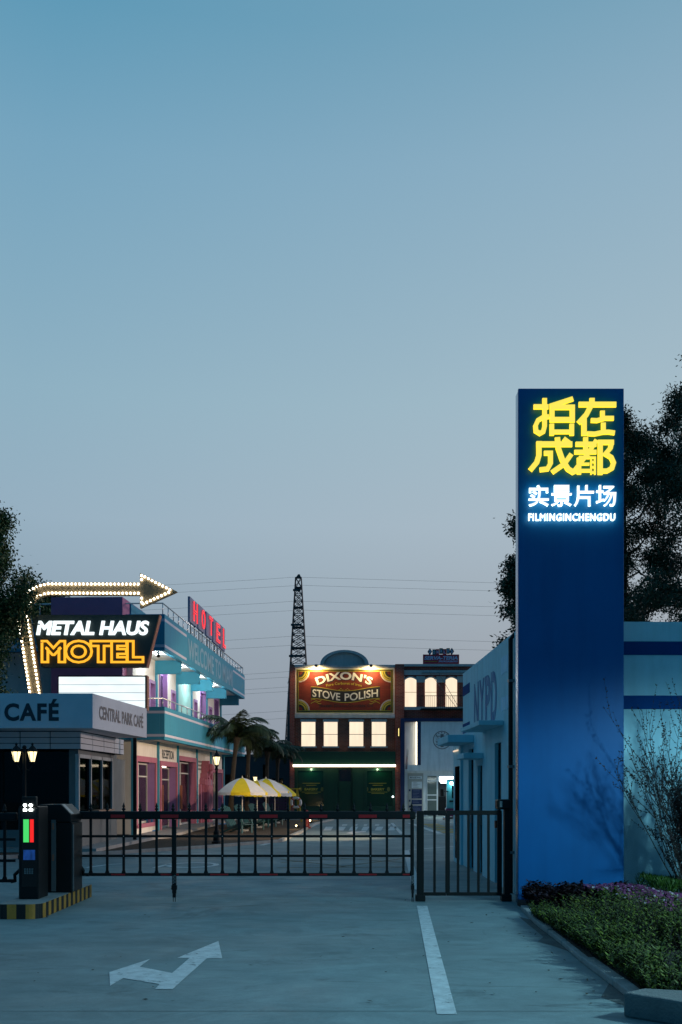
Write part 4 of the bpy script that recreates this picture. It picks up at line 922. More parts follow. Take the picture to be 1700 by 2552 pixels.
def arc_text(word, m, x0, x1, ymid, rise, hgt, off, slant=0, serif=False, dep=.0045, grow=0):
    """letters set along a shallow arch; y grows downward in pixels"""
    la = letters_along(word, off=off); fb = bbox(text(word, off=off)); W_ = fb[1] - fb[0]; mb = MB()
    for me, xo in la:
        b = bbox(me); mid = (b[0] + b[1]) / 2 + xo - fb[0]; t = mid / W_; x = x0 + (x1 - x0) * t; y = ymid + rise * ((2 * t - 1) ** 2); sl = math.atan2(rise * 4 * (2 * t - 1) / 1, (x1 - x0))
        s = (x1 - x0) / W_; hs = hgt / (fb[3] - fb[2]) * (1 + grow * ((2 * t - 1) ** 2))
        vs = []
        for v in me.vertices:
            lx = (v.co.x - (b[0] + b[1]) / 2) * s; ly = -(v.co.y - (fb[2] + fb[3]) / 2) * hs
            vs.append((d_(x + lx * math.cos(sl) - ly * math.sin(sl)), fy - dep, dz(y + lx * math.sin(sl) + ly * math.cos(sl))))
        mb.add(vs, [tuple(p.vertices) for p in me.polygons])
    return mb.build('lettering', M[m], sg)
arc_text("DIXON'S", 'signblack', 788.5, 929.5, 1686, 15, 21, .05, dep=.002)
arc_text("DIXON'S", 'signwhite', 787, 928, 1684.5, 15, 20, .035, dep=.006)
arc_text('Pure Carburet of Iron', 'gold', 813, 902, 1703, 6, 6.5, .02)
bn = []
for i in range(25): t = i / 24; bn.append((775 + 172 * t, 1719 + 5.2 * math.cos((t - .5) * 4 * math.pi * .5) - 2))
mb = MB(); mg = MB()
for a, b in zip(bn, bn[1:]):
    mb.quad(*[(d_(x), fy - .001, dz(y)) for x, y in (a, b, (b[0], b[1] + 29), (a[0], a[1] + 29))])
    for o in (0, 29): mg.quad(*[(d_(x), fy - .003, dz(y)) for x, y in ((a[0], a[1] + o - .7), (b[0], b[1] + o - .7), (b[0], b[1] + o + .7), (a[0], a[1] + o + .7))])
mb.build('banner', M['signblack'], sg); mg.build('banner_edge', M['gold'], sg)
def wave_text(word, x0, x1, m, off):
    la = letters_along(word, off=off); fb = bbox(text(word, off=off)); W_ = fb[1] - fb[0]; mb = MB()
    for me, xo in la:
        mb.add([(d_(x0 + (x1 - x0) * (v.co.x + xo - fb[0]) / W_), fy - .005, dz(1719 + 5.2 * math.cos(((x0 + (x1 - x0) * (v.co.x + xo - fb[0]) / W_ - 775) / 172 - .5) * 2 * math.pi) + 23 - (v.co.y - fb[2]) / (fb[3] - fb[2]) * 19)) for v in me.vertices], [tuple(p.vertices) for p in me.polygons])
    mb.build('lettering', M[m], sg)
wave_text('STOVE', 779, 848, 'signwhite', .015); wave_text('POLISH', 859, 942, 'signwhite', .015)
for sx_ in (-1, 1):
    for r in range(2): MB().xz([(d_(861 + sx_ * (60 + 26 * t)), dz(1748 + 3 * math.sin(t * 6 + r) + (r * 2 - 1) * 3)) for t in [j / 6 for j in range(7)]] + [(d_(861 + sx_ * (60 + 26 * t)), dz(1748 + 3 * math.sin(t * 6 + r) + (r * 2 - 1) * 3 + 1.4)) for t in [j / 6 for j in range(6, -1, -1)]], fy - .004, fy).build('banner_scroll', M['gold'], sg)
    MB().xz([(d_(858 + sx_ * (2 + 12 * t)), dz(1717.5 + 2.2 * math.sin(t * 9))) for t in [j / 8 for j in range(9)]] + [(d_(858 + sx_ * (2 + 12 * t)), dz(1718.7 + 2.2 * math.sin(t * 9))) for t in [j / 8 for j in range(8, -1, -1)]], fy - .004, fy).build('scroll_ornament', M['gold'], sg)
me = text('Joseph Dixon Crucible Co', off=.01); MB().mesh_in(me, fit(me, (d_(795), fy - .005, dz(1764)), (1, 0, 0), (0, 0, 1), d_(930) - d_(795), dz(1755) - dz(1764))).build('lettering', M['signblack'], sg)
for x in (789, 924):
    fl = MB().box(d_(x - 3.5), d_(x + 3.5), DY - .62, DY - .46, dz(1666), dz(1659)).build('floodlight', M['blackm'], dx)
    MB().tube([(d_(x), DY - .5, dz(1660)), (d_(x), DY - .1, dz(1658.5))], .03, 6).build('floodlight_arm', M['blackm'], fl)
    MB().box(d_(x - 2.6), d_(x + 2.6), DY - .60, DY - .48, dz(1666) - .012, dz(1666) - .002).build('floodlight_lens', E['stripc'], fl)
    lamp('floodlight_beam', dx, (d_(x), DY - .50, dz(1666) - .03), 190, (1, .74, .34), .08, 'SPOT', (R(40), 0, 0), R(172), .5)
# green shop front
mb = MB(); mb.box(d_(731), d_(985), DY - .32, DY - .002, dz(1905), dz(1873.5)); mb.build('shop_fascia', M['green'], dx, bevel=.015)
MB().box(d_(731), d_(985), DY - .36, DY - .325, dz(1877), dz(1873.8)).build('fascia_moulding', M['green'], dx)
MB().box(d_(731), d_(985.5), DY - .42, DY - .34, dz(1911.5), dz(1905.8)).build('led_strip', E['strip'], dx)
MB().box(d_(731), d_(985.5), DY - .335, DY - .02, dz(1911), dz(1905) - .002).build('led_channel', M['green'], dx)
sh = [(742, 806), (842.6, 878), (915, 978)]
mb = MB(); wall_cells(mb, d_(734), d_(985), 0, dz(1911) - .002, [(d_(742), d_(806), .55, dz(1921)), (d_(842.6), d_(878), .02, dz(1915)), (d_(915), d_(978), .55, dz(1921))], lambda b, a, c, z0, z1, m: b.box(a, c, DY - .1, DY + .1, z0, z1, m)); mb.build('shop_wall', M['green'], dx)
for x in (738, 810, 838, 882, 911, 982): MB().box(d_(x - 2.5), d_(x + 2.5), DY - .16, DY - .102, 0, dz(1913)).build('shop_pilaster', M['green'], dx)
for (a, b) in (sh[0], sh[2]):
    w = MB().box(d_(a), d_(b), DY + .02, DY + .05, .55, dz(1921)).build('shop_window', mat('deep green window', C(8, 50, 32), .12, .2, 1), dx)
    me = text('BAKERY', off=.03); ca = (a + b) / 2 + (2 if a < 800 else -5); MB().mesh_in(me, fit(me, (d_(ca - 17), DY + .012, dz(1970)), (1, 0, 0), (0, 0, 1), d_(34) - d_(0), dz(1964) - dz(1970))).build('lettering', M['gold'], w)
    for k, (hw_, yy) in enumerate([(24, 1974), (16, 1977.5), (22, 1952), (13, 1957)]):
        MB().box(d_(ca - hw_), d_(ca + hw_), DY + .013, DY + .017, dz(yy) - .012, dz(yy) + .012).build('gilt_line', M['gold'], w)
    for s_ in (-1, 1):
        MB().add([(d_(ca + s_ * 27 + 4 * math.cos(t * .7854)), DY + .014, dz(1967 + 6 * math.sin(t * .7854))) for t in range(8)], [tuple(range(8))]).build('gilt_sprig', mat('dull gilt', C(96, 98, 40), .5, .3, 20), w)
dr = MB().box(d_(843.4), d_(877.2), DY + .02, DY + .07, .02, dz(1916)).build('shop_door', M['green'], dx)
MB().box(d_(846), d_(875), DY + .008, DY + .019, dz(1947), dz(1918)).build('door_light', mat('dark door glass', (.012, .008, .008, 1), .1, 0), dr)
MB().box(d_(847), d_(874), DY + .005, DY + .019, .2, 1.1).build('door_panel', M['green'], dr)
for x in (776, 941):
    sp = MB().lathe([(.001, dz(1912)), (.06, dz(1912) - .001), (.06, dz(1915)), (.03, dz(1916))], (d_(x), DY - .2, 0), 10).build('shop_spot', M['blackm'], dx)
    lamp('shop_spot_glow', dx, (d_(x), DY - .22, dz(1918)), 6, (1, .95, .7), .03)
sc = MB().box(d_(991), d_(995), DY - .3, DY - .202, dz(1837), dz(1814.5)).build('wall_sconce', M['blackm'], dx); MB().box(d_(992.3), d_(993.8), DY - .306, DY - .301, dz(1835), dz(1816)).build('sconce_tube', E['sconce'], sc)
rb = MB().sphere((d_(978.5), DY - .4, dz(1985.5)), .05, 10, 6).build('door_lamp', E['cool'], dx, smooth=True)

# ------------------------------------------------------------------ brick hall with arched windows over white court front
ch_ = thing('brick_hall', 'brick hall with three glowing arched windows above a white navy-framed front', 'building', (d_(1080), DY, 0))
aw = [(1009.4, 1038), (1059.7, 1088), (1111, 1139.5)]; X1h = 1215
def archpoly(a, b, y0, y1, s=6): return [(d_(a), dz(y1)), (d_(b), dz(y1))] + [(d_(b + (a - b) * i / 8), dz(y0 + s - s * math.sin(math.pi * i / 8))) for i in range(9)]
MB().box(d_(1007), d_(X1h), DY + .1, DY + 6, dz(1791), dz(1661)).build('upper_wall', M['brickd'], ch_)
MB().box(d_(1007), d_(X1h), DY - .06, DY + .3, dz(1660.8), dz(1655)).build('coping', M['stone'], ch_)
MB().box(d_(1007.5), d_(X1h), DY + .02, DY + .098, dz(1682), dz(1670)).build('stone_band', M['stone'], ch_)
xs_ = [1007.5] + [v for p in aw for v in p] + [X1h]
for a, b in zip(xs_[::2], xs_[1::2]): MB().box(d_(a), d_(b), DY + .03, DY + .098, dz(1700.5), dz(1685)).build('impost_band', M['stone'], ch_)
MB().box(d_(1007.5), d_(X1h), DY + .0, DY + .098, dz(1769), dz(1761.5)).build('sill_band', M['stone'], ch_)
for a, b in aw:
    w = MB().xz(archpoly(a, b, 1688.4, 1761), DY + .06, DY + .12).build('arched_window', E['window'], ch_)
    MB().box(d_(a), d_(b), DY + .04, DY + .058, dz(1725.5), dz(1724.5)).build('meeting_rail', M['gold'], w)
    o, i = [(x, z) for x, z in archpoly(a - 2.5, b + 2.5, 1685.2, 1690)[2:]], [(x, z) for x, z in archpoly(a, b, 1688.4, 1700)[2:]]; mb = MB()
    for q in range(8): mb.xz([o[q], o[q + 1], i[q + 1], i[q]], DY + .0, DY + .097)
    mb.build('arch_trim', M['stone'], w)
# fire escape
fe = thing('fire_escape', 'thin black fire escape rail and ladder across the arched windows', 'stairs', (d_(1110), DY - .3, dz(1770)))
r1 = MB(); r1.tube([(d_(1048), DY - .5, dz(1736)), (d_(1160), DY - .5, dz(1736))], .018, 6); r1.tube([(d_(1048), DY - .5, dz(1768)), (d_(1160), DY - .5, dz(1768))], .022, 6); r1.build('hand_rail', M['black'], fe)
bmh = MB().tube([(0, 0, 0), (0, 0, dz(1736) - dz(1768))], .010, 5).mesh('baluster', M['black'])
for k in range(24): inst(bmh, 'baluster', fe, (d_(1048 + k * 4.8), DY - .5, dz(1768)))
MB().box(d_(1046), d_(1165), DY - .55, DY - .002, dz(1770.5), dz(1769)).build('landing', M['black'], fe)
for dxl in (0, 5): MB().tube([(d_(1068 + dxl * 4.5), DY - .45, dz(1677)), (d_(1138 + dxl), DY - .45, dz(1768))], .014, 6).build('ladder_stringer', M['greym'], fe)
MB().box(d_(1050), d_(1160), DY - .3, DY - .06, dz(1679), dz(1677.5)).build('top_landing', M['greym'], fe)
# white court front
MB().box(d_(997.5), d_(1007.5), DY - .38, DY - .202, 0, dz(1791)).build('navy_frame', M['navytrim'], ch_); MB().box(d_(1007.5) + .002, d_(X1h), DY - .38, DY + .098, dz(1799), dz(1791) - .002).build('navy_frame', M['navytrim'], ch_)
mb = MB(); wall_cells(mb, d_(1007.5) + .002, d_(X1h), dz(1921.5), dz(1799) - .002, [(d_(1007.5) + .002, d_(1039), dz(1907), dz(1799) - .002)], lambda b, a, c, z0, z1, m: b.box(a, c, DY - .3, DY + .0, z0, z1, m)); mb.build('court_wall', M['white'], ch_)
MB().box(d_(1007.6), d_(1039), DY - .05, DY + .05, dz(1907), dz(1800)).build('niche_back', M['white'], ch_)
MB().box(d_(1039) + .002, d_(1047.8), DY - .33, DY - .302, dz(1907), dz(1800)).build('navy_frame', M['navytrim'], ch_)
MB().box(d_(1036), d_(1038.2), DY - .26, DY - .2, dz(1906), dz(1800)).build('niche_light', E['stripc'], ch_)
MB().box(d_(1007.6), d_(X1h), DY - .02, DY + .1, 0, dz(1921.5) - .002).build('ground_floor_wall', M['white'], ch_)
s0 = P(1100.5, 1845, DY); mb = MB()
for i in range(32):
    a0, a1 = i / 32 * 6.2832, (i + 1) / 32 * 6.2832
    mb.xz([(s0.x + r * math.cos(a), s0.z + r * math.sin(a)) for a, r in ((a0, .52), (a1, .52), (a1, .475), (a0, .475))], DY - .315, DY - .302)
    if i % 2 == 0 and .6 < a0 < 5.6 - 3: mb.xz([(s0.x + r * math.cos(a), s0.z + r * math.sin(a)) for a, r in ((a0, .45), (a0 + .12, .45), (a0 + .12, .39), (a0, .39))], DY - .315, DY - .302)
mb.box(s0.x - .09, s0.x + .09, DY - .315, DY - .302, s0.z - .40, s0.z + .34)
mb.box(s0.x - .36, s0.x + .36, DY - .318, DY - .302, s0.z + .20, s0.z + .235)
for s_ in (-1, 1):
    c = s0.x + s_ * .25
    for q in (-.1, .1): mb.bar((c, DY - .308, s0.z + .2), (c + q, DY - .308, s0.z - .08), .012, .012)
    mb.xz([(c - .12, s0.z - .08), (c + .12, s0.z - .08), (c + .07, s0.z - .14), (c - .07, s0.z - .14)], DY - .315, DY - .302); mb.box(c - .11, c + .11, DY - .315, DY - .302, s0.z - .26, s0.z - .22)
mb.build('court_seal', M['greylet'], ch_)['label'] = 'round grey seal with column and scales'
brd = MB().box(d_(1016), d_(1055), DY - .06, DY - .022, .12, dz(1927)).build('notice_board', mat('beige board', (.42, .40, .36, 1), .8, .08, 3), ch_)
MB().box(d_(1019.6), d_(1051.5), DY - .075, DY - .062, dz(1941), dz(1934.5)).build('board_title', M['white'], brd)
me = text('MESSAGE WALL', off=.02); MB().mesh_in(me, fit(me, (d_(1021.5), DY - .077, dz(1939.6)), (1, 0, 0), (0, 0, 1), d_(28) - d_(0), dz(1936) - dz(1939.6))).build('lettering', M['darkpaint'], brd)
for y0, y1, m in ((1948, 1964, 'white'), (1967, 1990, 'navytrim'), (1993, 2004.6, 'navytrim'), (2007.6, 2027, 'navytrim')):
    p = MB().box(d_(1025.7), d_(1051.5), DY - .08, DY - .062, dz(y1), dz(y0)).build('notice_panel', M[m], brd)
    k = y0 + 3
    while k < y1 - 2: MB().box(d_(1028.5), d_(1047 - rnd.uniform(0, 9)), DY - .084, DY - .081, dz(k) - .007, dz(k) + .007).build('notice_line', M['greylet' if m == 'white' else 'plate'], p); k += 3.6
    if m != 'white': MB().box(d_(1019), d_(1023), DY - .08, DY - .062, dz(y0 + 5), dz(y0)).build('icon_tile', M['navytrim'], brd)
gd = MB(); 
for a, b in ((1063.5, 1065), (1088, 1091.5), (1112, 1114)): gd.box(d_(a), d_(b), DY - .08, DY - .022, .0, dz(1931))
for y in (1931, 1945, 1980, 1992): gd.box(d_(1065), d_(1088), DY - .08, DY - .022, dz(y) - .06, dz(y))
gdo = gd.build('glass_door', M['white'], ch_); MB().box(d_(1065), d_(1088), DY - .05, DY - .045, .02, dz(1931)).build('pane', mat('grey green glass', (.12, .15, .14, 1), .1, .1, 2), gdo)
MB().box(d_(1091.5), d_(1112), DY - .03, DY - .022, .02, dz(1947)).build('dark_doorway', M['darkroom'], ch_)
MB().box(d_(1091.5), d_(1112), DY - .034, DY - .031, .02, dz(1985)).build('door_screen', M['dark'], ch_)
flg = thing('wall_flag', 'limp red and white flag on a short pole beside the lit niche', 'flag', (d_(1012), DY - .5, dz(1920)))
MB().tube([(d_(1011.5), DY - .34, dz(1921)), (d_(1014), DY - .75, dz(1866))], .014, 6).build('flag_pole', M['steel'], flg)
mb = MB(); 
for i in range(8):
    t0, t1 = i / 8, (i + 1) / 8
    for j, mi in ((0, 0), (1, 1), (2, 0)):
        xa, xb = 1008.5 + j * 1.6, 1008.5 + (j + 1) * 1.6; mb.quad((d_(xa + 3.4 * (1 - t0)), DY - .6 - .03 * math.sin(j * 2 + i), dz(1869 + 48 * t0)), (d_(xb + 2.4 * (1 - t0)), DY - .6 + .03 * math.sin(j + i), dz(1869 + 48 * t0)), (d_(xb + 2.4 * (1 - t1)), DY - .6 + .03 * math.sin(j + i + 1), dz(1869 + 48 * t1)), (d_(xa + 3.4 * (1 - t1)), DY - .6 - .03 * math.sin(j * 2 + i + 1), dz(1869 + 48 * t1)), 0 if i > 2 and j != 1 else (2 if i <= 2 else 1))
mb.build('flag_cloth', [mat('flag red', C(120, 40, 50), .8, .1, 5), mat('flag white', C(150, 140, 145), .8, .1, 5), M['navytrim']], flg)
# lit canopy lights beside the door
for k, (xa, xb, y, Y_) in enumerate([(1100, 1142, 1937.5, 52.0), (1103, 1140, 1951.5, 54.5)]):
    c = MB().box(PX(xa, Y_), PX(xb, Y_), Y_, Y_ + 1.1, PZ(y, Y_) - (.22 if k == 0 else 0), PZ(y, Y_) + .05).build('canopy_light', E['cool'], ch_)
    MB().box(PX(xa, Y_) - .05, PX(xb, Y_) + .6, Y_ - .05, Y_ + 1.15, PZ(y, Y_) + .052, PZ(y, Y_) + .09).build('light_tray', M['white'], c)
    MB().box(PX(xb, Y_) + .3, PX(xb, Y_) + .36, Y_ + .5, Y_ + .56, 0, PZ(y, Y_) + .052).build('light_post', M['stone'], c)
# roof sign
RS = DY + .6; rs = thing('roof_sign', 'dark red roof sign with lozenge letters spelling a diner name', 'sign', (PX(1100, RS), RS, PZ(1655, RS)))
MB().box(PX(1054.5, RS), PX(1144.5, RS), RS, RS + .12, PZ(1654, RS), PZ(1631, RS)).build('sign_board', M['redsign'], rs)
def rtext(s_, x0, x1, y0, y1, m, **k):
    me = text(s_, **k); MB().mesh_in(me, fit(me, (PX(x0, RS), RS - .008, PZ(y1, RS)), (1, 0, 0), (0, 0, 1), PX(x1, RS) - PX(x0, RS), PZ(y0, RS) - PZ(y1, RS))).build('lettering', m, rs)
M['signlilac'] = mat('pale lilac letters', C(190, 190, 215), .6, .05, 5)
rtext('SERVA-TERIA', 1057.5, 1141, 1635, 1644.5, M['signlilac'], off=.045, shear=.2); rtext('SMORGASBORD', 1093, 1141, 1646, 1650.5, M['signlilac'], off=.04, shear=.2)
MB().box(PX(1058, RS), PX(1090, RS), RS - .006, RS - .002, PZ(1649, RS), PZ(1648, RS)).build('gold_rule', M['gold'], rs)
M['signgreen'] = mat('muted green tile', C(56, 92, 84), .6, .1, 5); M['signslate'] = mat('slate tile', C(52, 66, 76), .6, .1, 5)
for i, ch in enumerate('DONALDS'):
    xc = [1071.5, 1082, 1090.5, 1099.5, 1108, 1117, 1126][i]; yc = [1624, 1625.5, 1625, 1622.5, 1625, 1622.5, 1623.5][i]; m = [M['signslate'], M['signgreen'], M['redsign'], M['signgreen'], M['redsign'], M['signgreen'], M['signslate']][i]
    if i in (0, 6): pl = [(xc - 6, yc), (xc, yc - 9), (xc + 6, yc), (xc, yc + 9)]
    else: pl = [(xc - 4.2, yc - 7), (xc + 4.2, yc - 7), (xc + 4.2, yc + 7), (xc - 4.2, yc + 7)]
    t_ = MB().xz([(PX(x, RS), PZ(y, RS)) for x, y in pl], RS - .02 - .004 * i, RS + .06).build('letter_tile', m, rs); me = text(ch, off=.03)
    MB().mesh_in(me, fit(me, (PX(xc - 2.4, RS), RS - .03 - .004 * i, PZ(yc + 4, RS)), (1, 0, 0), (0, 0, 1), PX(4.8, RS) - PX(0, RS), PZ(yc - 4, RS) - PZ(yc + 4, RS))).build('tile_letter', M['signlilac'], t_)
for x in (1058, 1141): MB().bar((PX(x, RS), RS + .12, PZ(1634, RS)), (PX(x + 3, RS), RS + .8, PZ(1656, RS)), .04, .04).build('brace', M['blackm'], rs)

# dark service building between motel and brick shop
bk = thing('service_building', 'dark slate low building behind the palms and parasols', 'building', (PX(640, 60), 60, 0))
bw = [(560, 585, 1930, 1975), (602, 622, 1932, 1985), (655, 668, 1905, 1950), (676, 706, 1940, 1975)]
mb = MB(); wall_cells(mb, PX(500, 60), PX(721, 60), 0, PZ(1886, 60), [(PX(a, 60), PX(b, 60), PZ(y1, 60), PZ(y0, 60)) for a, b, y0, y1 in bw], lambda b, a, c, z0, z1, m: b.box(a, c, 60, 60.2, z0, z1, m)); mb.build('wall', M['darkbld'], bk)
MB().box(PX(498, 60), PX(721, 60), 59.9, 64, PZ(1886, 60) + .002, PZ(1880, 60)).build('roof_slab', M['darkbld'], bk); MB().box(PX(500, 60), PX(721, 60), 60.3, 64, 0, PZ(1886, 60)).build('inner_block', M['dark'], bk)
for a, b, y0, y1 in bw: w = MB().box(PX(a, 60), PX(b, 60), 60.08, 60.1, PZ(y1, 60), PZ(y0, 60)).build('window', M['glassd'], bk)
bench = thing('slatted_bench', 'low dark purple slatted bench behind the parasols', 'bench', (PX(660, 47), 47, 0))
for k in range(5): MB().box(PX(615, 47), PX(715, 47), 47, 47.04, .42 + k * .14, .52 + k * .14).build('slat', mat('plum slat', C(66, 48, 82), .7, .1, 4), bench)
for x in (617, 664, 712): MB().box(PX(x, 47) - .03, PX(x, 47) + .03, 47.042, 47.1, 0, 1.1).build('post', M['blackm'], bench)

# ------------------------------------------------------------------ truck by the hall
tk = thing('delivery_truck', 'turquoise and plum delivery truck with chrome grille by the police block', 'truck', (PX(1113, 40) + .05, 40.6, 0), rotz=R(-28))
def tb(mb, n, m, p=tk, **k): return mb.build(n, m, p, world=False, **k)
tb(MB().yz([(0, .75), (0, 1.9), (.05, 1.95), (1.75, 1.95), (1.8, 1.9), (1.8, .75)], 0, 3.8), 'body', M['truckt'], bevel=.04)
tb(MB().box(-.02, 3.8, -.01, 1.81, .42, .748), 'skirt', M['truckp'], bevel=.03)
gr = tb(MB().box(-.06, -.002, .3, 1.5, .55, 1.12), 'grille', M['blackm'])
for k in range(7): tb(MB().box(-.08, -.062, .32, 1.48, .58 + k * .075, .61 + k * .075), 'grille_slat', M['chrome'], gr)
tb(MB().box(-.03, -.002, .15, 1.65, 1.22, 1.75), 'windscreen', M['glassd']); tb(MB().box(.25, 1.0, -.022, -.012, 1.18, 1.68), 'side_window', M['glassd'])
tb(MB().box(.15, .9, -.02, -.012, 1.02, 1.08), 'side_stripe', M['blackm']); hl = tb(MB().sphere((-.05, .18, .72), .08, 10, 6), 'headlight', M['chrome'], smooth=True)
mi = tb(MB().box(-.18, -.06, -.2, -.08, 1.25, 1.55), 'wing_mirror', M['blackm'], bevel=.02); tb(MB().bar((-.08, -.1, 1.45), (.1, .02, 1.45), .03, .03), 'mirror_arm', M['blackm'], mi)
tb(MB().box(-.16, .0, -.02, 1.82, .28, .40), 'bumper', M['chrome'], bevel=.03)
ml = tb(MB().sphere((.25, -.06, 1.78), .07, 10, 6), 'marker_light', E['cool'], smooth=True)
for x in (.75, 2.9):
    for y in (-.02, 1.62):
        w = tb(MB().tube([(x, y, .34), (x, y + .2, .34)], .34, 20), 'wheel', M['blackm']); tb(MB().tube([(x, y - .02, .34), (x, y + .22, .34)], .18, 14), 'wheel_rim', M['chrome'], w)
lamp('marker_glow', tk, (.25, -.2, 1.72), 6, (.8, 1, 1), .06, world=False)

# ------------------------------------------------------------------ lamp posts
def lantern(root, p, s=1.0):
    b = MB(); b.lathe([(.05, 0), (.055, .02), (.10, .20), (.105, .22)], p, 6); lan = b.build('lantern_glass', E['lantern'], root)
    mb = MB(); mb.lathe([(.13, .222), (.11, .26), (.05, .33), (.02, .36), (.03, .39), (.001, .43)], p, 12); mb.lathe([(.03, -.06), (.06, -.03), (.055, -.002)], p, 12)
    for k in range(6): a = k / 6 * 6.2832; mb.bar(Vector(p) + Vector((.056 * math.cos(a), .056 * math.sin(a), 0)), Vector(p) + Vector((.108 * math.cos(a), .108 * math.sin(a), .222)), .010, .010)
    mb.build('lantern_cage', M['black'], lan); lamp('lantern_glow', root, (p[0], p[1], p[2] + .12), 3, (1, .78, .42), .09); return lan
def post_prof(z): return [(.14, 0), (.14, .08), (.10, .12), (.09, .35), (.055, .42), (.045, .5), (.035, z - .1), (.05, z - .08), (.03, z)]
p = G(540, 2105); lp = thing('street_lamp', 'black post with one glowing lantern on the mulch before the motel', 'street lamp', p, 'lantern posts'); zl = PZ(1906, p.y)
MB().lathe(post_prof(zl - .06), p, 14).build('post', M['black'], lp, smooth=False); lantern(lp, (p.x, p.y, zl))
Yl = 22.3; p = Vector((PX(61, Yl), Yl, 0)); lp2 = thing('street_lamp', 'black post with two glowing lanterns in front of the cafe glass', 'street lamp', p, 'lantern posts'); zl = PZ(1898, Yl)
MB().lathe(post_prof(zl + .28), p, 14).build('post', M['black'], lp2); MB().sphere((p.x, p.y, zl + .32), .05, 10, 6).build('finial', M['black'], lp2)
for s_ in (-1, 1):
    q = (p.x + s_ * .18, p.y, zl); MB().tube([(p.x, p.y, zl - .15), (p.x + s_ * .10, p.y, zl - .2), (p.x + s_ * .18, p.y, zl - .06)], .016, 8).build('arm', M['black'], lp2); lantern(lp2, q)
Yl = 49; p = Vector((PX(636, Yl), Yl, 0)); lp3 = thing('street_lamp', 'distant black post whose lantern glows just above the parasols', 'street lamp', p, 'lantern posts'); zl = PZ(1945, Yl) - .05
MB().lathe(post_prof(zl - .06), p, 12).build('post', M['black'], lp3); lantern(lp3, (p.x, p.y, zl))
# yard lamp on a pole right of the flower bed: throws the shrub's shadow on the wall
LX, LYY, LZ = 7.4, 7.3, 4.2
yl = thing('yard_lamp', 'grey pole lamp beside the flower bed lighting the pylon', 'street lamp', (LX + .6, LYY - .4, 0))
MB().lathe([(.09, 0), (.09, .1), (.05, .14), (.04, LZ - .1)], (LX + .6, LYY - .4, 0), 12).build('post', M['greym'], yl); MB().tube([(LX + .6, LYY - .4, LZ - .12), (LX + .4, LYY - .2, LZ + .06), (LX, LYY, LZ + .08)], .03, 8).build('arm', M['greym'], yl)
yh = MB().box(LX - .14, LX + .14, LYY - .14, LYY + .14, LZ + .06, LZ + .12).build('lamp_head', M['greym'], yl); MB().box(LX - .1, LX + .1, LYY - .1, LYY + .1, LZ + .045, LZ + .058).build('lamp_lens', E['cool'], yh)
lamp('yard_lamp_glow', yl, (LX, LYY, LZ), 1900, (.44, .86, 1), .30, 'SPOT', (0, 0, 0), R(166), .2)

WX, WY, WZ = 4.6, 28.0, 3.4
wlp = thing('yard_lamp', 'warm street lamp behind the police block facing the motel', 'street lamp', (WX + .5, WY, 0))
MB().lathe([(.09, 0), (.09, .1), (.05, .14), (.04, WZ)], (WX + .5, WY, 0), 12).build('post', M['greym'], wlp); MB().tube([(WX + .5, WY, WZ - .05), (WX + .2, WY, WZ + .12), (WX, WY, WZ + .1)], .03, 8).build('arm', M['greym'], wlp)
wh = MB().box(WX - .16, WX + .12, WY - .12, WY + .12, WZ + .07, WZ + .13).build('lamp_head', M['greym'], wlp); MB().box(WX - .14, WX + .1, WY - .1, WY + .1, WZ + .055, WZ + .068).build('lamp_lens', E['tube'], wh)
lamp('street_lamp_glow', wlp, (WX - .05, WY, WZ), 4400, (1, .70, .42), .12, 'SPOT', Vector((-6.3 - WX, 36.5 - WY, 1.2 - WZ)).to_track_quat('-Z', 'Y').to_euler(), R(62), .5)

# ------------------------------------------------------------------ power tower and wires
TYW = 150.0; tw = thing('power_tower', 'slim dark lattice power tower behind the brick shop', 'tower', (PX(744, TYW), TYW, 0)); tcx = PX(744, TYW); ztop = PZ(1440, TYW)
def half(z): t = z / ztop; return 2.35 * (1 - t) + .42 * t
for sx_ in (-1, 1):
    for sy_ in (-1, 1): MB().tube([(tcx + sx_ * half(z), TYW + sy_ * half(z), z) for z in (0, ztop)], .09, 4).build('leg', M['tower'], tw)
lv = [0]
while lv[-1] < ztop - 1: lv.append(lv[-1] + max(1.0, half(lv[-1]) * 1.05))
lv[-1] = ztop; mb = MB()
for i, (a, b) in enumerate(zip(lv, lv[1:])):
    cs = lambda z: [Vector((tcx + sx_ * half(z), TYW + sy_ * half(z), z)) for sx_, sy_ in ((-1, -1), (1, -1), (1, 1), (-1, 1))]
    ca, cb = cs(a), cs(b)
    for j in range(4):
        mb.bar(ca[j], cb[(j + 1) % 4], .09, .09); mb.bar(ca[(j + 1) % 4], cb[j], .09, .09); mb.bar(cb[j], cb[(j + 1) % 4], .10, .10)
    if i % 3 == 1: mb.bar(ca[0], ca[2], .1, .3); mb.bar(ca[1], ca[3], .1, .3)
mb.build('bracing', M['tower'], tw)
MB().xz([(tcx - .42, ztop), (tcx + .42, ztop), (tcx + .2, ztop + .5), (tcx - .05, ztop + .5)], TYW - .2, TYW + .2).build('peak', M['tower'], tw)
for y in (1475, 1562, 1640): z = PZ(y, TYW); MB().box(tcx - half(z) - .25, tcx + half(z) * .6, TYW - half(z) - .2, TYW - half(z) + .1, z, z + .3).build('platform', M['tower'], tw)
WYL = [1441, 1456, 1500.5, 1518, 1587, 1605, 1674, 1684, 1712, 1720, 1771, 1787]
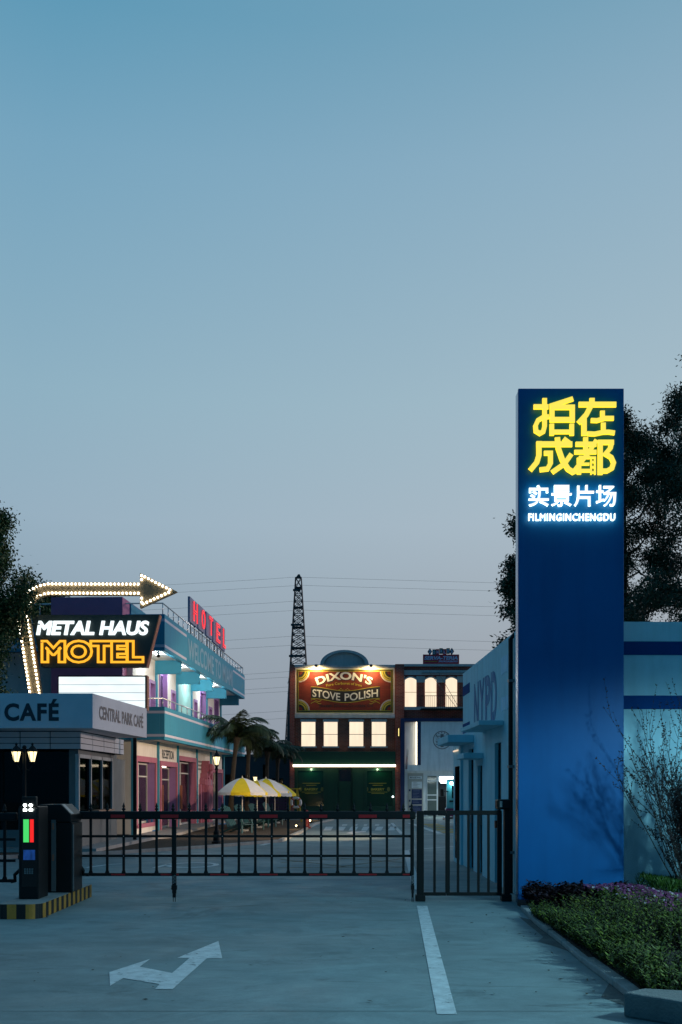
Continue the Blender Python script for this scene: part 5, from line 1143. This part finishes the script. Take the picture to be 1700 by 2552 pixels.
for i, y0 in enumerate(WYL):
    o = .5 if i % 2 else -.5; z0 = PZ(y0, TYW); pts = []
    for k in range(25):
        px = -420 + k * (2900 / 24); dxp = px - 744; py = y0 + (abs(dxp) * .064 - abs(dxp) ** 2 * 1.5e-5 if dxp < 0 else dxp * .031 - dxp ** 2 * 4e-6); pts.append((PX(px, TYW), TYW + o * 1.5, PZ(py, TYW)))
    pts = sorted(pts + [(tcx + (o * 1.2), TYW + o * 1.5, z0)]); w = MB().tube(pts, .014, 4).build('power_wire', M['tower']); tag(w, 'thin overhead power wire strung past the lattice tower', 'wire', 'overhead wires')
up = thing('utility_pole', 'thin dark lattice mast hugging the left edge of the brick shop', 'pole', (PX(719, 70), 70, 0))
mb = MB(); mb.tube([(PX(716, 70), 70, 0), (PX(720.5, 70), 70, PZ(1690, 70))], .05, 5); mb.tube([(PX(722, 70), 70, 0), (PX(721.5, 70), 70, PZ(1690, 70))], .05, 5); mb.build('mast', M['tower'], up)
mb = MB()
for k in range(12): z = 1 + k * .72; mb.bar((PX(717, 70), 70, z), (PX(721.7, 70), 70, z + .4), .03, .03)
mb.build('mast_bracing', M['tower'], up)

# ------------------------------------------------------------------ parasols, chairs, lifeguard stand
def parasol(label, px, Y, ztip, r=.96, rot=0.0):
    x = PX(px, Y); u = thing('parasol', label, 'parasol', (x, Y, .03), 'yellow and white parasols', rotz=rot); zt_ = ztip - .03; n = 8; ze = zt_ - .52
    def prof(t): return r * t, zt_ - .52 * (t ** 1.75)
    for k in range(n):
        mb = MB(); a0, a1 = 2 * math.pi * k / n, 2 * math.pi * (k + 1) / n
        for i in range(6):
            for j in range(4):
                def pt(t, s):
                    a = a0 + (a1 - a0) * s; rr, z = prof(t); sag = 1 - .055 * math.sin(math.pi * s) * t
                    return (rr * sag * math.cos(a), rr * sag * math.sin(a), z - .02 * math.sin(math.pi * s) * t)
                mb.quad(pt(i / 6, j / 4), pt((i + 1) / 6, j / 4), pt((i + 1) / 6, (j + 1) / 4), pt(i / 6, (j + 1) / 4))
        for j in range(4):                          # scalloped valance
            aa, ab = a0 + (a1 - a0) * j / 4, a0 + (a1 - a0) * (j + 1) / 4; am = (aa + ab) / 2; rr = r * .985; d = .10 + .02 * rnd.random()
            mb.add([(rr * math.cos(aa), rr * math.sin(aa), ze - .0), (rr * math.cos(ab), rr * math.sin(ab), ze), (rr * math.cos(ab), rr * math.sin(ab), ze - d * .8), (rr * 1.01 * math.cos(am), rr * 1.01 * math.sin(am), ze - d), (rr * math.cos(aa), rr * math.sin(aa), ze - d * .8)], [(0, 1, 2, 3, 4)])
        mb.build('canopy_panel', M['umby' if k % 2 else 'umbw'], u, world=False, recalc=False)
    MB().tube([(0, 0, 0), (0, 0, zt_)], .02, 8).build('pole', M['ringw'], u, world=False); MB().lathe([(.02, zt_ - .01), (.03, zt_ + .02), (.004, zt_ + .08)], n=8).build('tip', M['ringw'], u, world=False)
    MB().lathe([(.001, .07), (.22, .06), (.24, 0), (.001, 0)], n=16).build('base', M['concrete'], u, world=False)
    for k in range(n): a = 2 * math.pi * k / n; MB().bar((.03 * math.cos(a), .03 * math.sin(a), zt_ - .35), (r * .6 * math.cos(a), r * .6 * math.sin(a), prof(.6)[1] - .01), .012, .012).build('rib', M['ringw'], u, world=False)
parasol('yellow and white parasol nearest the palm trunk and the lantern post', 604, 36, 1.95, .93, .42)
parasol('yellow and white parasol second along from the palm trunk', 641, 39, 1.88, .95, .30)
parasol('yellow and white parasol third along from the palm trunk', 663, 41.5, 1.98, .98, .5)
parasol('yellow and white parasol nearest the lifeguard stand', 685, 44, 1.84, .96, .2)
def adirondack():
    c = thing('garden_chair', 'turquoise slatted garden chair', 'chair', (0, 0, 0), 'turquoise garden chairs')
    def cb(mb, n): return mb.build(n, M['chair'], c, world=False)
    for s_ in (-1, 1):
        cb(MB().bar((.42, s_ * .30, .0), (.42, s_ * .30, .56), .09, .03, up=(1, 0, 0)), 'leg'); cb(MB().xz([(-.55, .0), (-.42, .0), (.46, .30), (.46, .40), (.36, .38)], s_ * .27 - .015, s_ * .27 + .015), 'side_rail')
        cb(MB().box(-.30, .50, s_ * .36 - .06, s_ * .36 + .06, .56, .585), 'arm_rest')
    for k in range(7): t = k / 6; x = -.16 + .64 * t; z = .19 + .20 * t + (.0 if t < .8 else -.10 * (t - .8) / .2); cb(MB().box(x - .04, x + .04, -.29, .29, z, z + .02), 'seat_slat')
    for k in range(6): y = -.25 + k * .1; h_ = .92 - abs(k - 2.5) * .035; cb(MB().bar((-.16, y, .17), (-.16 - .42 * h_, y, .17 + .86 * h_), .085, .02, up=(1, 0, .5)), 'back_slat')
    cb(MB().bar((-.38, -.32, .60), (-.38, .32, .60), .04, .05), 'back_brace'); return c
proto = adirondack(); spots = [(590, 34.6, -28, 'beside the palm trunk'), (622, 37.2, -28, 'second from the palm trunk'), (655, 39.8, -25, 'third from the palm trunk'), (688, 42.4, -20, 'nearest the lifeguard stand')]
for i, (px, Y, a, w) in enumerate(spots):
    o = proto if i == 0 else copy_tree(proto); o.location = (PX(px, Y), Y, .03); o.rotation_euler = (0, 0, R(a)); o['label'] = 'turquoise slatted garden chair ' + w
LGY = 46; lx = PX(736, LGY); lg = thing('lifeguard_stand', 'yellow timber lifeguard stand with ladder legs', 'stand', (lx, LGY, .03)); zt_ = PZ(1966, LGY)
for (xa, xb) in ((720, 724), (752, 741)):
    for y in (-.3, .3): MB().bar((PX(xa, LGY), LGY + y, .03), (PX(xb, LGY), LGY + y, zt_), .05, .05).build('leg', M['towery'], lg)
MB().box(PX(722, LGY), PX(748, LGY), LGY - .36, LGY + .36, zt_ - .02, zt_ + .03).build('seat_board', M['towery'], lg)
for k in range(4): z = .3 + k * .32; t = z / zt_; xx = PX(752 + (741 - 752) * t, LGY); MB().bar((xx, LGY - .3, z), (xx, LGY + .3, z), .03, .04).build('rung', M['towery'], lg)
MB().bar((PX(745, LGY), LGY - .32, .2), (PX(739, LGY), LGY - .32, zt_), .035, .03).build('ladder_stile', M['towery'], lg)
rc = Vector((PX(739, LGY), LGY - .44, PZ(2000, LGY))); lr = thing('life_ring', 'white life ring with orange bands hung on the lifeguard stand', 'life ring', rc); seg_n = 24
for k in range(4):
    for (a0, a1, m) in ((k * 90 + 8, k * 90 + 82, 'ringw'), (k * 90 - 8, k * 90 + 8, 'orange')):
        pts = [rc + Vector((.215 * math.cos(R(a0 + (a1 - a0) * j / 6 + 45)), 0, .215 * math.sin(R(a0 + (a1 - a0) * j / 6 + 45)))) for j in range(7)]; MB().tube(pts, .062 if m == 'ringw' else .0645, 10).build('ring_segment' if m == 'ringw' else 'ring_band', M[m], lr, smooth=True)
hp = G(765, 2066); hyd = thing('fire_hydrant', 'small dark red fire hydrant on the edge of the mulch', 'hydrant', (hp.x, hp.y, .03))
MB().lathe([(.16, 0), (.16, .05), (.10, .07), (.10, .48), (.13, .50), (.13, .54), (.10, .60), (.05, .66), (.02, .70), (.001, .71)], (hp.x, hp.y, .03), 14).build('body', M['red'], hyd)
MB().tube([(hp.x - .17, hp.y, .42), (hp.x + .17, hp.y, .42)], .05, 10).build('side_nozzle', M['red'], hyd)
for i, (px, py) in enumerate([(776, 2052), (742, 2066), (793, 2044.5)]):
    q = G(px, py, .03); s = thing('ground_spot', ['small warm ground spotlight beside the red hydrant', 'small warm ground spotlight lighting the mulch before the chairs', 'small warm ground spotlight towards the brick shop'][i], 'spotlight', (q.x, q.y, .03), 'ground spotlights')
    MB().tube([(q.x, q.y, .03), (q.x, q.y, .12)], .012, 6).build('stake', M['blackm'], s); MB().tube([(q.x + .05, q.y + .03, .11), (q.x - .04, q.y - .03, .15)], [.045, .05], 10).build('lamp_head', M['blackm'], s)
    MB().sphere((q.x - .05, q.y - .035, .155), .04 - i * .006, 10, 6).build('lamp_lens', E['spot'], s, smooth=True); lamp('ground_spot_glow', s, (q.x - .12, q.y - .08, .2), 5, (1, .72, .35), .04)

# ------------------------------------------------------------------ palms
def frond_mesh(L, droop, seed):
    rr = random.Random(seed); mb = MB(); pts = []; ang = R(62); p = Vector((0, 0, 0)); n = 16
    for i in range(n + 1):
        pts.append(p.copy()); a = ang - droop * (i / n) ** 1.15; p = p + Vector((math.cos(a), 0, math.sin(a))) * L / n
    mb.tube(pts, [.022 * (1 - .8 * i / n) for i in range(n + 1)], 4)
    for i in range(2, n * 3):
        t = i / (n * 3); k = min(int(t * n), n - 1); f = t * n - k; q = pts[k].lerp(pts[k + 1], f); d = (pts[k + 1] - pts[k]).normalized(); ll = L * (.10 + .20 * math.sin(math.pi * min(1, t * .9 + .12))) * rr.uniform(.8, 1.1)
        for s in (-1, 1):
            dr = (d * .65 + Vector((0, s * .9, 0)) + Vector((0, 0, -.45 + rr.uniform(-.2, .1)))).normalized(); mid = q + dr * ll * .55; tip = q + dr * ll + Vector((0, 0, -.18 * ll)); w = d * .017
            mb.add([q - w, q + w, mid + w * 1.1, mid - w * 1.1, tip], [(0, 1, 2, 3), (3, 2, 4)])
    return mb.mesh('frond', M['leafpalm'])
FR = [frond_mesh(1.75, R(105), 1), frond_mesh(1.9, R(130), 2), frond_mesh(1.6, R(80), 3), frond_mesh(1.5, R(160), 4)]
def palm(label, px, Y, ztop, nf=20, lean=0.0, s=1.0):
    x = PX(px, Y); t = thing('palm_tree', label, 'palm tree', (x, Y, .03), 'palms before the motel'); mb = MB(); pts, rad = [], []
    for i in range(19): k = i / 18; pts.append((lean * k * k, 0, (ztop - .03) * k)); rad.append((.115 - .04 * k) * (1 + (.06 if i % 2 else -.03)) + (.07 * max(0, k - .86) / .14))
    mb.tube(pts, rad, 10); mb.build('trunk', M['palmbark'], t, world=False); rr = random.Random(int(px))
    for i in range(nf):
        o = inst(FR[i % 4], 'frond', t, (lean, 0, ztop - .06), world=False); o.rotation_euler = Euler((rr.uniform(-.15, .15), rr.uniform(-.35, .35), i * 2.399 + rr.uniform(-.2, .2)), 'XYZ'); sc_ = s * rr.uniform(.85, 1.1); o.scale = (sc_,) * 3
palm('feathery palm with thick trunk standing between the lantern post and the first parasol', 575, 38.5, 3.55, 18, .25, 1.0)
palm('palm rising directly behind the first parasol', 615, 43, 3.4, 17, .1, .98)
palm('palm rising between the middle parasols', 664, 46.5, 3.3, 17, .05, .98)
palm('palm closest to the brick shop wall', 690, 50, 3.1, 16, .05, .95)

# ------------------------------------------------------------------ broadleaf trees
def rv(r): return Vector((r.gauss(0, 1), r.gauss(0, 1), r.gauss(0, 1))).normalized()
def tree(name, label, base, h, spread, seed, leafm, nleaf, L=.13, W=.05, r0=.16, first=.25, group=None, levels=4, droop=.0, tight=.22, cone=.75):
    r = random.Random(seed); root = thing(name, label, 'tree', base, group); tr = MB(); ends = []
    top = Vector((r.uniform(-.3, .3), r.uniform(-.3, .3), h)); tp = [Vector((0, 0, 0)).lerp(top, i / 10) + Vector((r.uniform(-.06, .06), r.uniform(-.06, .06), 0)) * (i > 0) for i in range(11)]
    tr.tube(tp, [r0 * (1 - .88 * i / 10) for i in range(11)], 9)
    def branch(p, d, l, rad, lev):
        pts = [p]; n = 5; dd = d.copy()
        for i in range(n): dd = (dd + rv(r) * .18 + Vector((0, 0, .06 - droop))).normalized(); pts.append(pts[-1] + dd * l / n)
        tr.tube(pts, [max(.004, rad * (1 - .75 * i / n)) for i in range(n + 1)], 5 if lev < 2 else 4, cap=False)
        if lev >= levels - 1:
            for q in pts[1:]: ends.append((q, dd))
            return
        for k in range(4 if lev == 0 else 3):
            t = .35 + .65 * (k + r.random()) / (4 if lev == 0 else 3); i = min(int(t * n), n - 1); q = pts[i].lerp(pts[i + 1], min(1, t * n - i)); nd = (dd + rv(r) * .85).normalized(); branch(q, nd, l * r.uniform(.45, .62), rad * .5, lev + 1)
        ends.append((pts[-1], dd))
    nb = 26
    for k in range(nb):
        t = first + (1 - first) * (k + r.random() * .7) / nb; a = k * 2.399 + r.uniform(-.4, .4); p = Vector((0, 0, 0)).lerp(top, min(t, .99)); l = spread * (1 - cone * ((t - first) / (1 - first)) ** 1.3) * r.uniform(.7, 1.15) * (.7 + .3 * min(1, (t - first) / .15)); branch(p, Vector((math.cos(a), math.sin(a), .35 + .5 * t)).normalized(), l, r0 * .35 * (1 - .6 * t), 1)
    tr.build('trunk', M['bark'], root, world=False, recalc=False)
    lf = MB(); per = max(1, nleaf // len(ends))
    for q, d in ends:
        for j in range(per):
            o = Vector((r.gauss(0, tight), r.gauss(0, tight), r.gauss(0, tight * .8))); dd = (rv(r) + Vector((0, 0, -.45)) + o.normalized() * .5).normalized(); lf.leaf(q + o, dd, rv(r), L * r.uniform(.6, 1.25), W * r.uniform(.7, 1.2))
    lf.build('crown', leafm, root, world=False, recalc=False); return root
tree('evergreen_tree', 'tall airy evergreen towering behind the police block beyond the pylon', (9.25, 23.5, 0), 11.4, 3.4, 11, M['leafdark'], 130000, .095, .034, .2, .14, 'trees behind the police block', tight=.14, cone=.72)
tree('evergreen_tree', 'second airy evergreen whose crown shows close against the pylon', (7.35, 25.5, 0), 10.9, 2.1, 12, M['leafdark'], 66000, .095, .034, .16, .16, 'trees behind the police block', tight=.14, cone=.85)
tree('broadleaf_tree', 'leafy tree peeking out left of the pylon above the police roof', (4.72, 23.6, 0), 7.6, 1.1, 13, M['leafdark'], 52000, .10, .042, .13, .22, 'trees behind the police block', droop=.05, tight=.12, cone=.7)
tree('evergreen_tree', 'dark evergreen filling the frame edge right of the tall trees', (12.0, 25.0, 0), 10.8, 3.2, 19, M['leafdark'], 24000, .11, .04, .2, .16, 'trees behind the police block', tight=.26)
tree('street_tree', 'dense dark green tree hanging over the motel sign arrow', (-10.1, 26.6, 0), 8.45, 1.9, 14, M['leafmid'], 170000, .09, .055, .2, .34, 'trees by the motel sign', tight=.19, cone=.3)
tree('street_tree', 'small dark tree crown showing just above the bend of the arrow', (-10.6, 34.5, 0), 8.0, .95, 15, M['leafmid'], 26000, .09, .05, .16, .55, 'trees by the motel sign', tight=.2, cone=.3)

# ------------------------------------------------------------------ flower bed on the right
bed_poly = [(2.40, 13.55), (2.41, 13.05), (2.32, 11.6), (2.29, 10.1), (2.26, 9.06), (2.25, 8.0), (2.22, 7.2), (2.6, 6.75), (9, 6.75), (9, 14.05), (2.5, 14.05)]
struct(MB().xy(bed_poly, 0, .06).build('planting_bed', M['soil']))
kp = [(2.36, 13.05), (2.27, 11.6), (2.245, 10.1), (2.2, 9.06), (2.19, 8.0), (2.17, 7.1)]; kerb = struct(MB().box(2.20, 2.24, 7.1, 7.2, 0, .02).build('kerb', M['kerb']))
for a, b in zip(kp, kp[1:]):
    a, b = Vector(a), Vector(b); n = max(1, round((b - a).length / .95))
    for i in range(n):
        p, q = a.lerp(b, i / n + .006), a.lerp(b, (i + 1) / n - .006); h_ = .055 + rnd.uniform(-.008, .010); MB().bar((p.x + .05, p.y, h_ / 2), (q.x + .05, q.y, h_ / 2), .115, h_).build('kerb_stone', M['kerb'], kerb, bevel=.012)
lw = MB().xy([(1.97, 6.95), (2.16, 7.10), (2.55, 6.98), (3.4, 6.5), (3.4, 5.9), (2.9, 6.05), (2.29, 6.64)], 0, .172).build('kerb_block', mat('shade-darkened concrete', (.13, .14, .14, 1), .95, .25, 4, .5, 50), bevel=.015); tag(lw, 'low grey concrete block ending the kerb at the driveway corner', 'kerb')  # shade put into the block's colour: darker than the kerb, against the lamp
r = random.Random(5)
def inbed(x, y): return x > 2.36 + .02 * math.sin(y * 3) and 7.15 < y < 13.5 and (y > 7.1 + max(0, 2.7 - x) * .8)
lf = MB(); stems = MB()
def sprig(x, y, h_, nl, L, W, lean=.25):
    b = Vector((x, y, .05)); d = Vector((r.gauss(0, lean), r.gauss(0, lean), 1)).normalized(); stems.tube([b, b + d * h_], [.004, .002], 3, cap=False)
    for j in range(nl):
        t = .25 + .75 * j / nl; a = j * 2.4 + r.random(); out_ = (Vector((math.cos(a), math.sin(a), .55)) + rv(r) * .25).normalized(); lf.leaf(b + d * h_ * t, out_, Vector((0, 0, 1)), L * r.uniform(.7, 1.2), W * r.uniform(.8, 1.2))
cnt = 0
while cnt < 260:
    x, y = r.uniform(2.34, 6.2), r.uniform(7.15, 12.0)
    if cnt < 45: x = 2.36 + abs(r.gauss(0, .07)); y = 7.3 + (12.2 - 7.3) * cnt / 45
    if not inbed(x, y): continue
    if y > 10.9 and x > 3.05 + (12.3 - y) * .35 and x < 6: continue
    edge_ = min(1, (x - 2.25) / .55); H_ = (.16 + .30 * edge_) * r.uniform(.65, 1.25) * (.7 if y > 10.8 else 1); big = r.random() < .35; cnt += 1
    for k in range(r.randrange(13, 22)):
        a_ = r.uniform(0, 6.2832); q_ = r.random() ** .5 * .17
        sprig(max(2.31, x + q_ * math.cos(a_)), y + q_ * math.sin(a_), H_ * r.uniform(.55, 1.2) * (1 - .9 * q_), 15, .062 if big else .044, .024 if big else .017, .34)
o = lf.build('green_shrubs', [M['leafbush']], recalc=False); tag(o, 'low green leafy shrubs filling the bed behind the kerb', 'shrubs', kind='stuff')
o = stems.build('shrub_stems', M['bark'], recalc=False); tag(o, 'thin brown stems of the low green bed shrubs', 'stems', kind='stuff'); 
lf, stems = MB(), MB()
for k in range(760):
    t = r.random(); x = 2.47 + 1.55 * t; y = 12.75 + r.uniform(-.1, .62) - .12 * t; sprig(x, y, (.22 + .08 * math.sin(x * 9) * math.sin(y * 5)) * r.uniform(.8, 1.2), 16, .07, .045, .2)
tag(lf.build('maroon_hedge', M['leafred'], recalc=False), 'low dark maroon hedge at the foot of the blue pylon', 'hedge', kind='stuff'); tag(stems.build('hedge_stems', M['bark'], recalc=False), 'stems of the dark maroon hedge', 'stems', kind='stuff')
# flower carpet
fb_, fl_, fw = MB(), MB(), MB()
for k in range(5200):
    x = r.uniform(3.05, 5.6); y = r.uniform(10.9, 13.1)
    if x < 3.32 + (12.35 - y) * .30 or (y > 12.7 and x > 4.0): continue
    z = .30 + .06 * math.sin(x * 4) * math.cos(y * 3) - .16 * max(0, (11.5 - y)) + r.uniform(-.03, .03)
    for j in range(2): fb_.leaf(Vector((x, y, z - .05 - .06 * r.random())), (rv(r) + Vector((0, 0, .6))).normalized(), rv(r), .06, .02)
    if r.random() < .62:
        tgt = fw if r.random() < .16 else fl_; n = 7; rr = r.uniform(.014, .024); nrm_ = (Vector((0, -.5, 1)) + rv(r) * .35).normalized(); a_ = nrm_.cross(Vector((1, 0, 0))).normalized(); b_ = nrm_.cross(a_); c = Vector((x, y, z)); tgt.add([c + (a_ * math.cos(t) + b_ * math.sin(t)) * (rr if j % 2 else rr * .75) for j, t in enumerate([q / 8 * 6.2832 for q in range(8)])], [tuple(range(8))])
tag(fb_.build('flower_foliage', M['leafbush'], recalc=False), 'green foliage under the purple flower carpet', 'foliage', kind='stuff'); tag(fl_.build('purple_flowers', M['flower'], recalc=False), 'carpet of small purple daisies beside the maroon hedge', 'flowers', kind='stuff'); tag(fw.build('pale_flowers', M['flowerw'], recalc=False), 'scattered pale daisies among the purple flowers', 'flowers', kind='stuff')
lf = MB()
for k in range(9000):
    x = r.uniform(4.05, 5.8); y = r.uniform(12.55, 13.7); hh = .30 + .05 * math.sin(x * 5) + (.42 * math.exp(-((x - 4.95) / .28) ** 2)); z = .1 + (hh - .05) * r.random() ** .35; lf.leaf(Vector((x, y, z)), (rv(r) * .6 + Vector((0, 0, 1))).normalized(), rv(r), .07, .012)
tag(lf.build('feathery_greens', M['leafbright'], recalc=False), 'bright green feathery mound right of the purple flowers', 'plant', kind='stuff')
# loose twiggy shrub against the wall
sb = Vector((4.68, 13.2, .1)); shb = thing('twiggy_shrub', 'open twiggy shrub with tiny dark leaves against the pale wall', 'shrub', sb); tw_, lf = MB(), MB(); r = random.Random(21)
def twig(p, d, l, rad, lev):
    pts = [p]; n = 6
    for i in range(n): d = (d + rv(r) * .09 + Vector((0, 0, .05))).normalized(); pts.append(pts[-1] + d * l / n)
    tw_.tube(pts, [max(.0018, rad * (1 - .8 * i / n)) for i in range(n + 1)], 4, cap=False)
    for i in range(1 if lev else 2, n):
        for j in range(3):
            q = pts[i].lerp(pts[i + 1], r.random()); lf.leaf(q, (rv(r) + d * .4).normalized(), rv(r), r.uniform(.022, .045), .018)
    if lev < 2:
        for k in range(4 - lev): i = r.randrange(1, n); twig(pts[i], (d + rv(r) * .55).normalized(), l * r.uniform(.35, .6), rad * .55, lev + 1)
for k in range(46):
    a = r.uniform(0, 6.2832); s_ = abs(r.gauss(0, .34)); d = Vector((math.cos(a) * s_ - .06, math.sin(a) * s_ * .55 - .05, 1)).normalized(); twig(sb - Vector((0, 0, .02)) + Vector((math.cos(a), math.sin(a), 0)) * .06 - sb, d, r.uniform(1.0, 2.1) * (1 if s_ < .7 else .75), .010, 0)
tw_.build('branches', M['bark'], shb, world=False, recalc=False); lf.build('leaves', M['leafshrub'], shb, world=False, recalc=False)
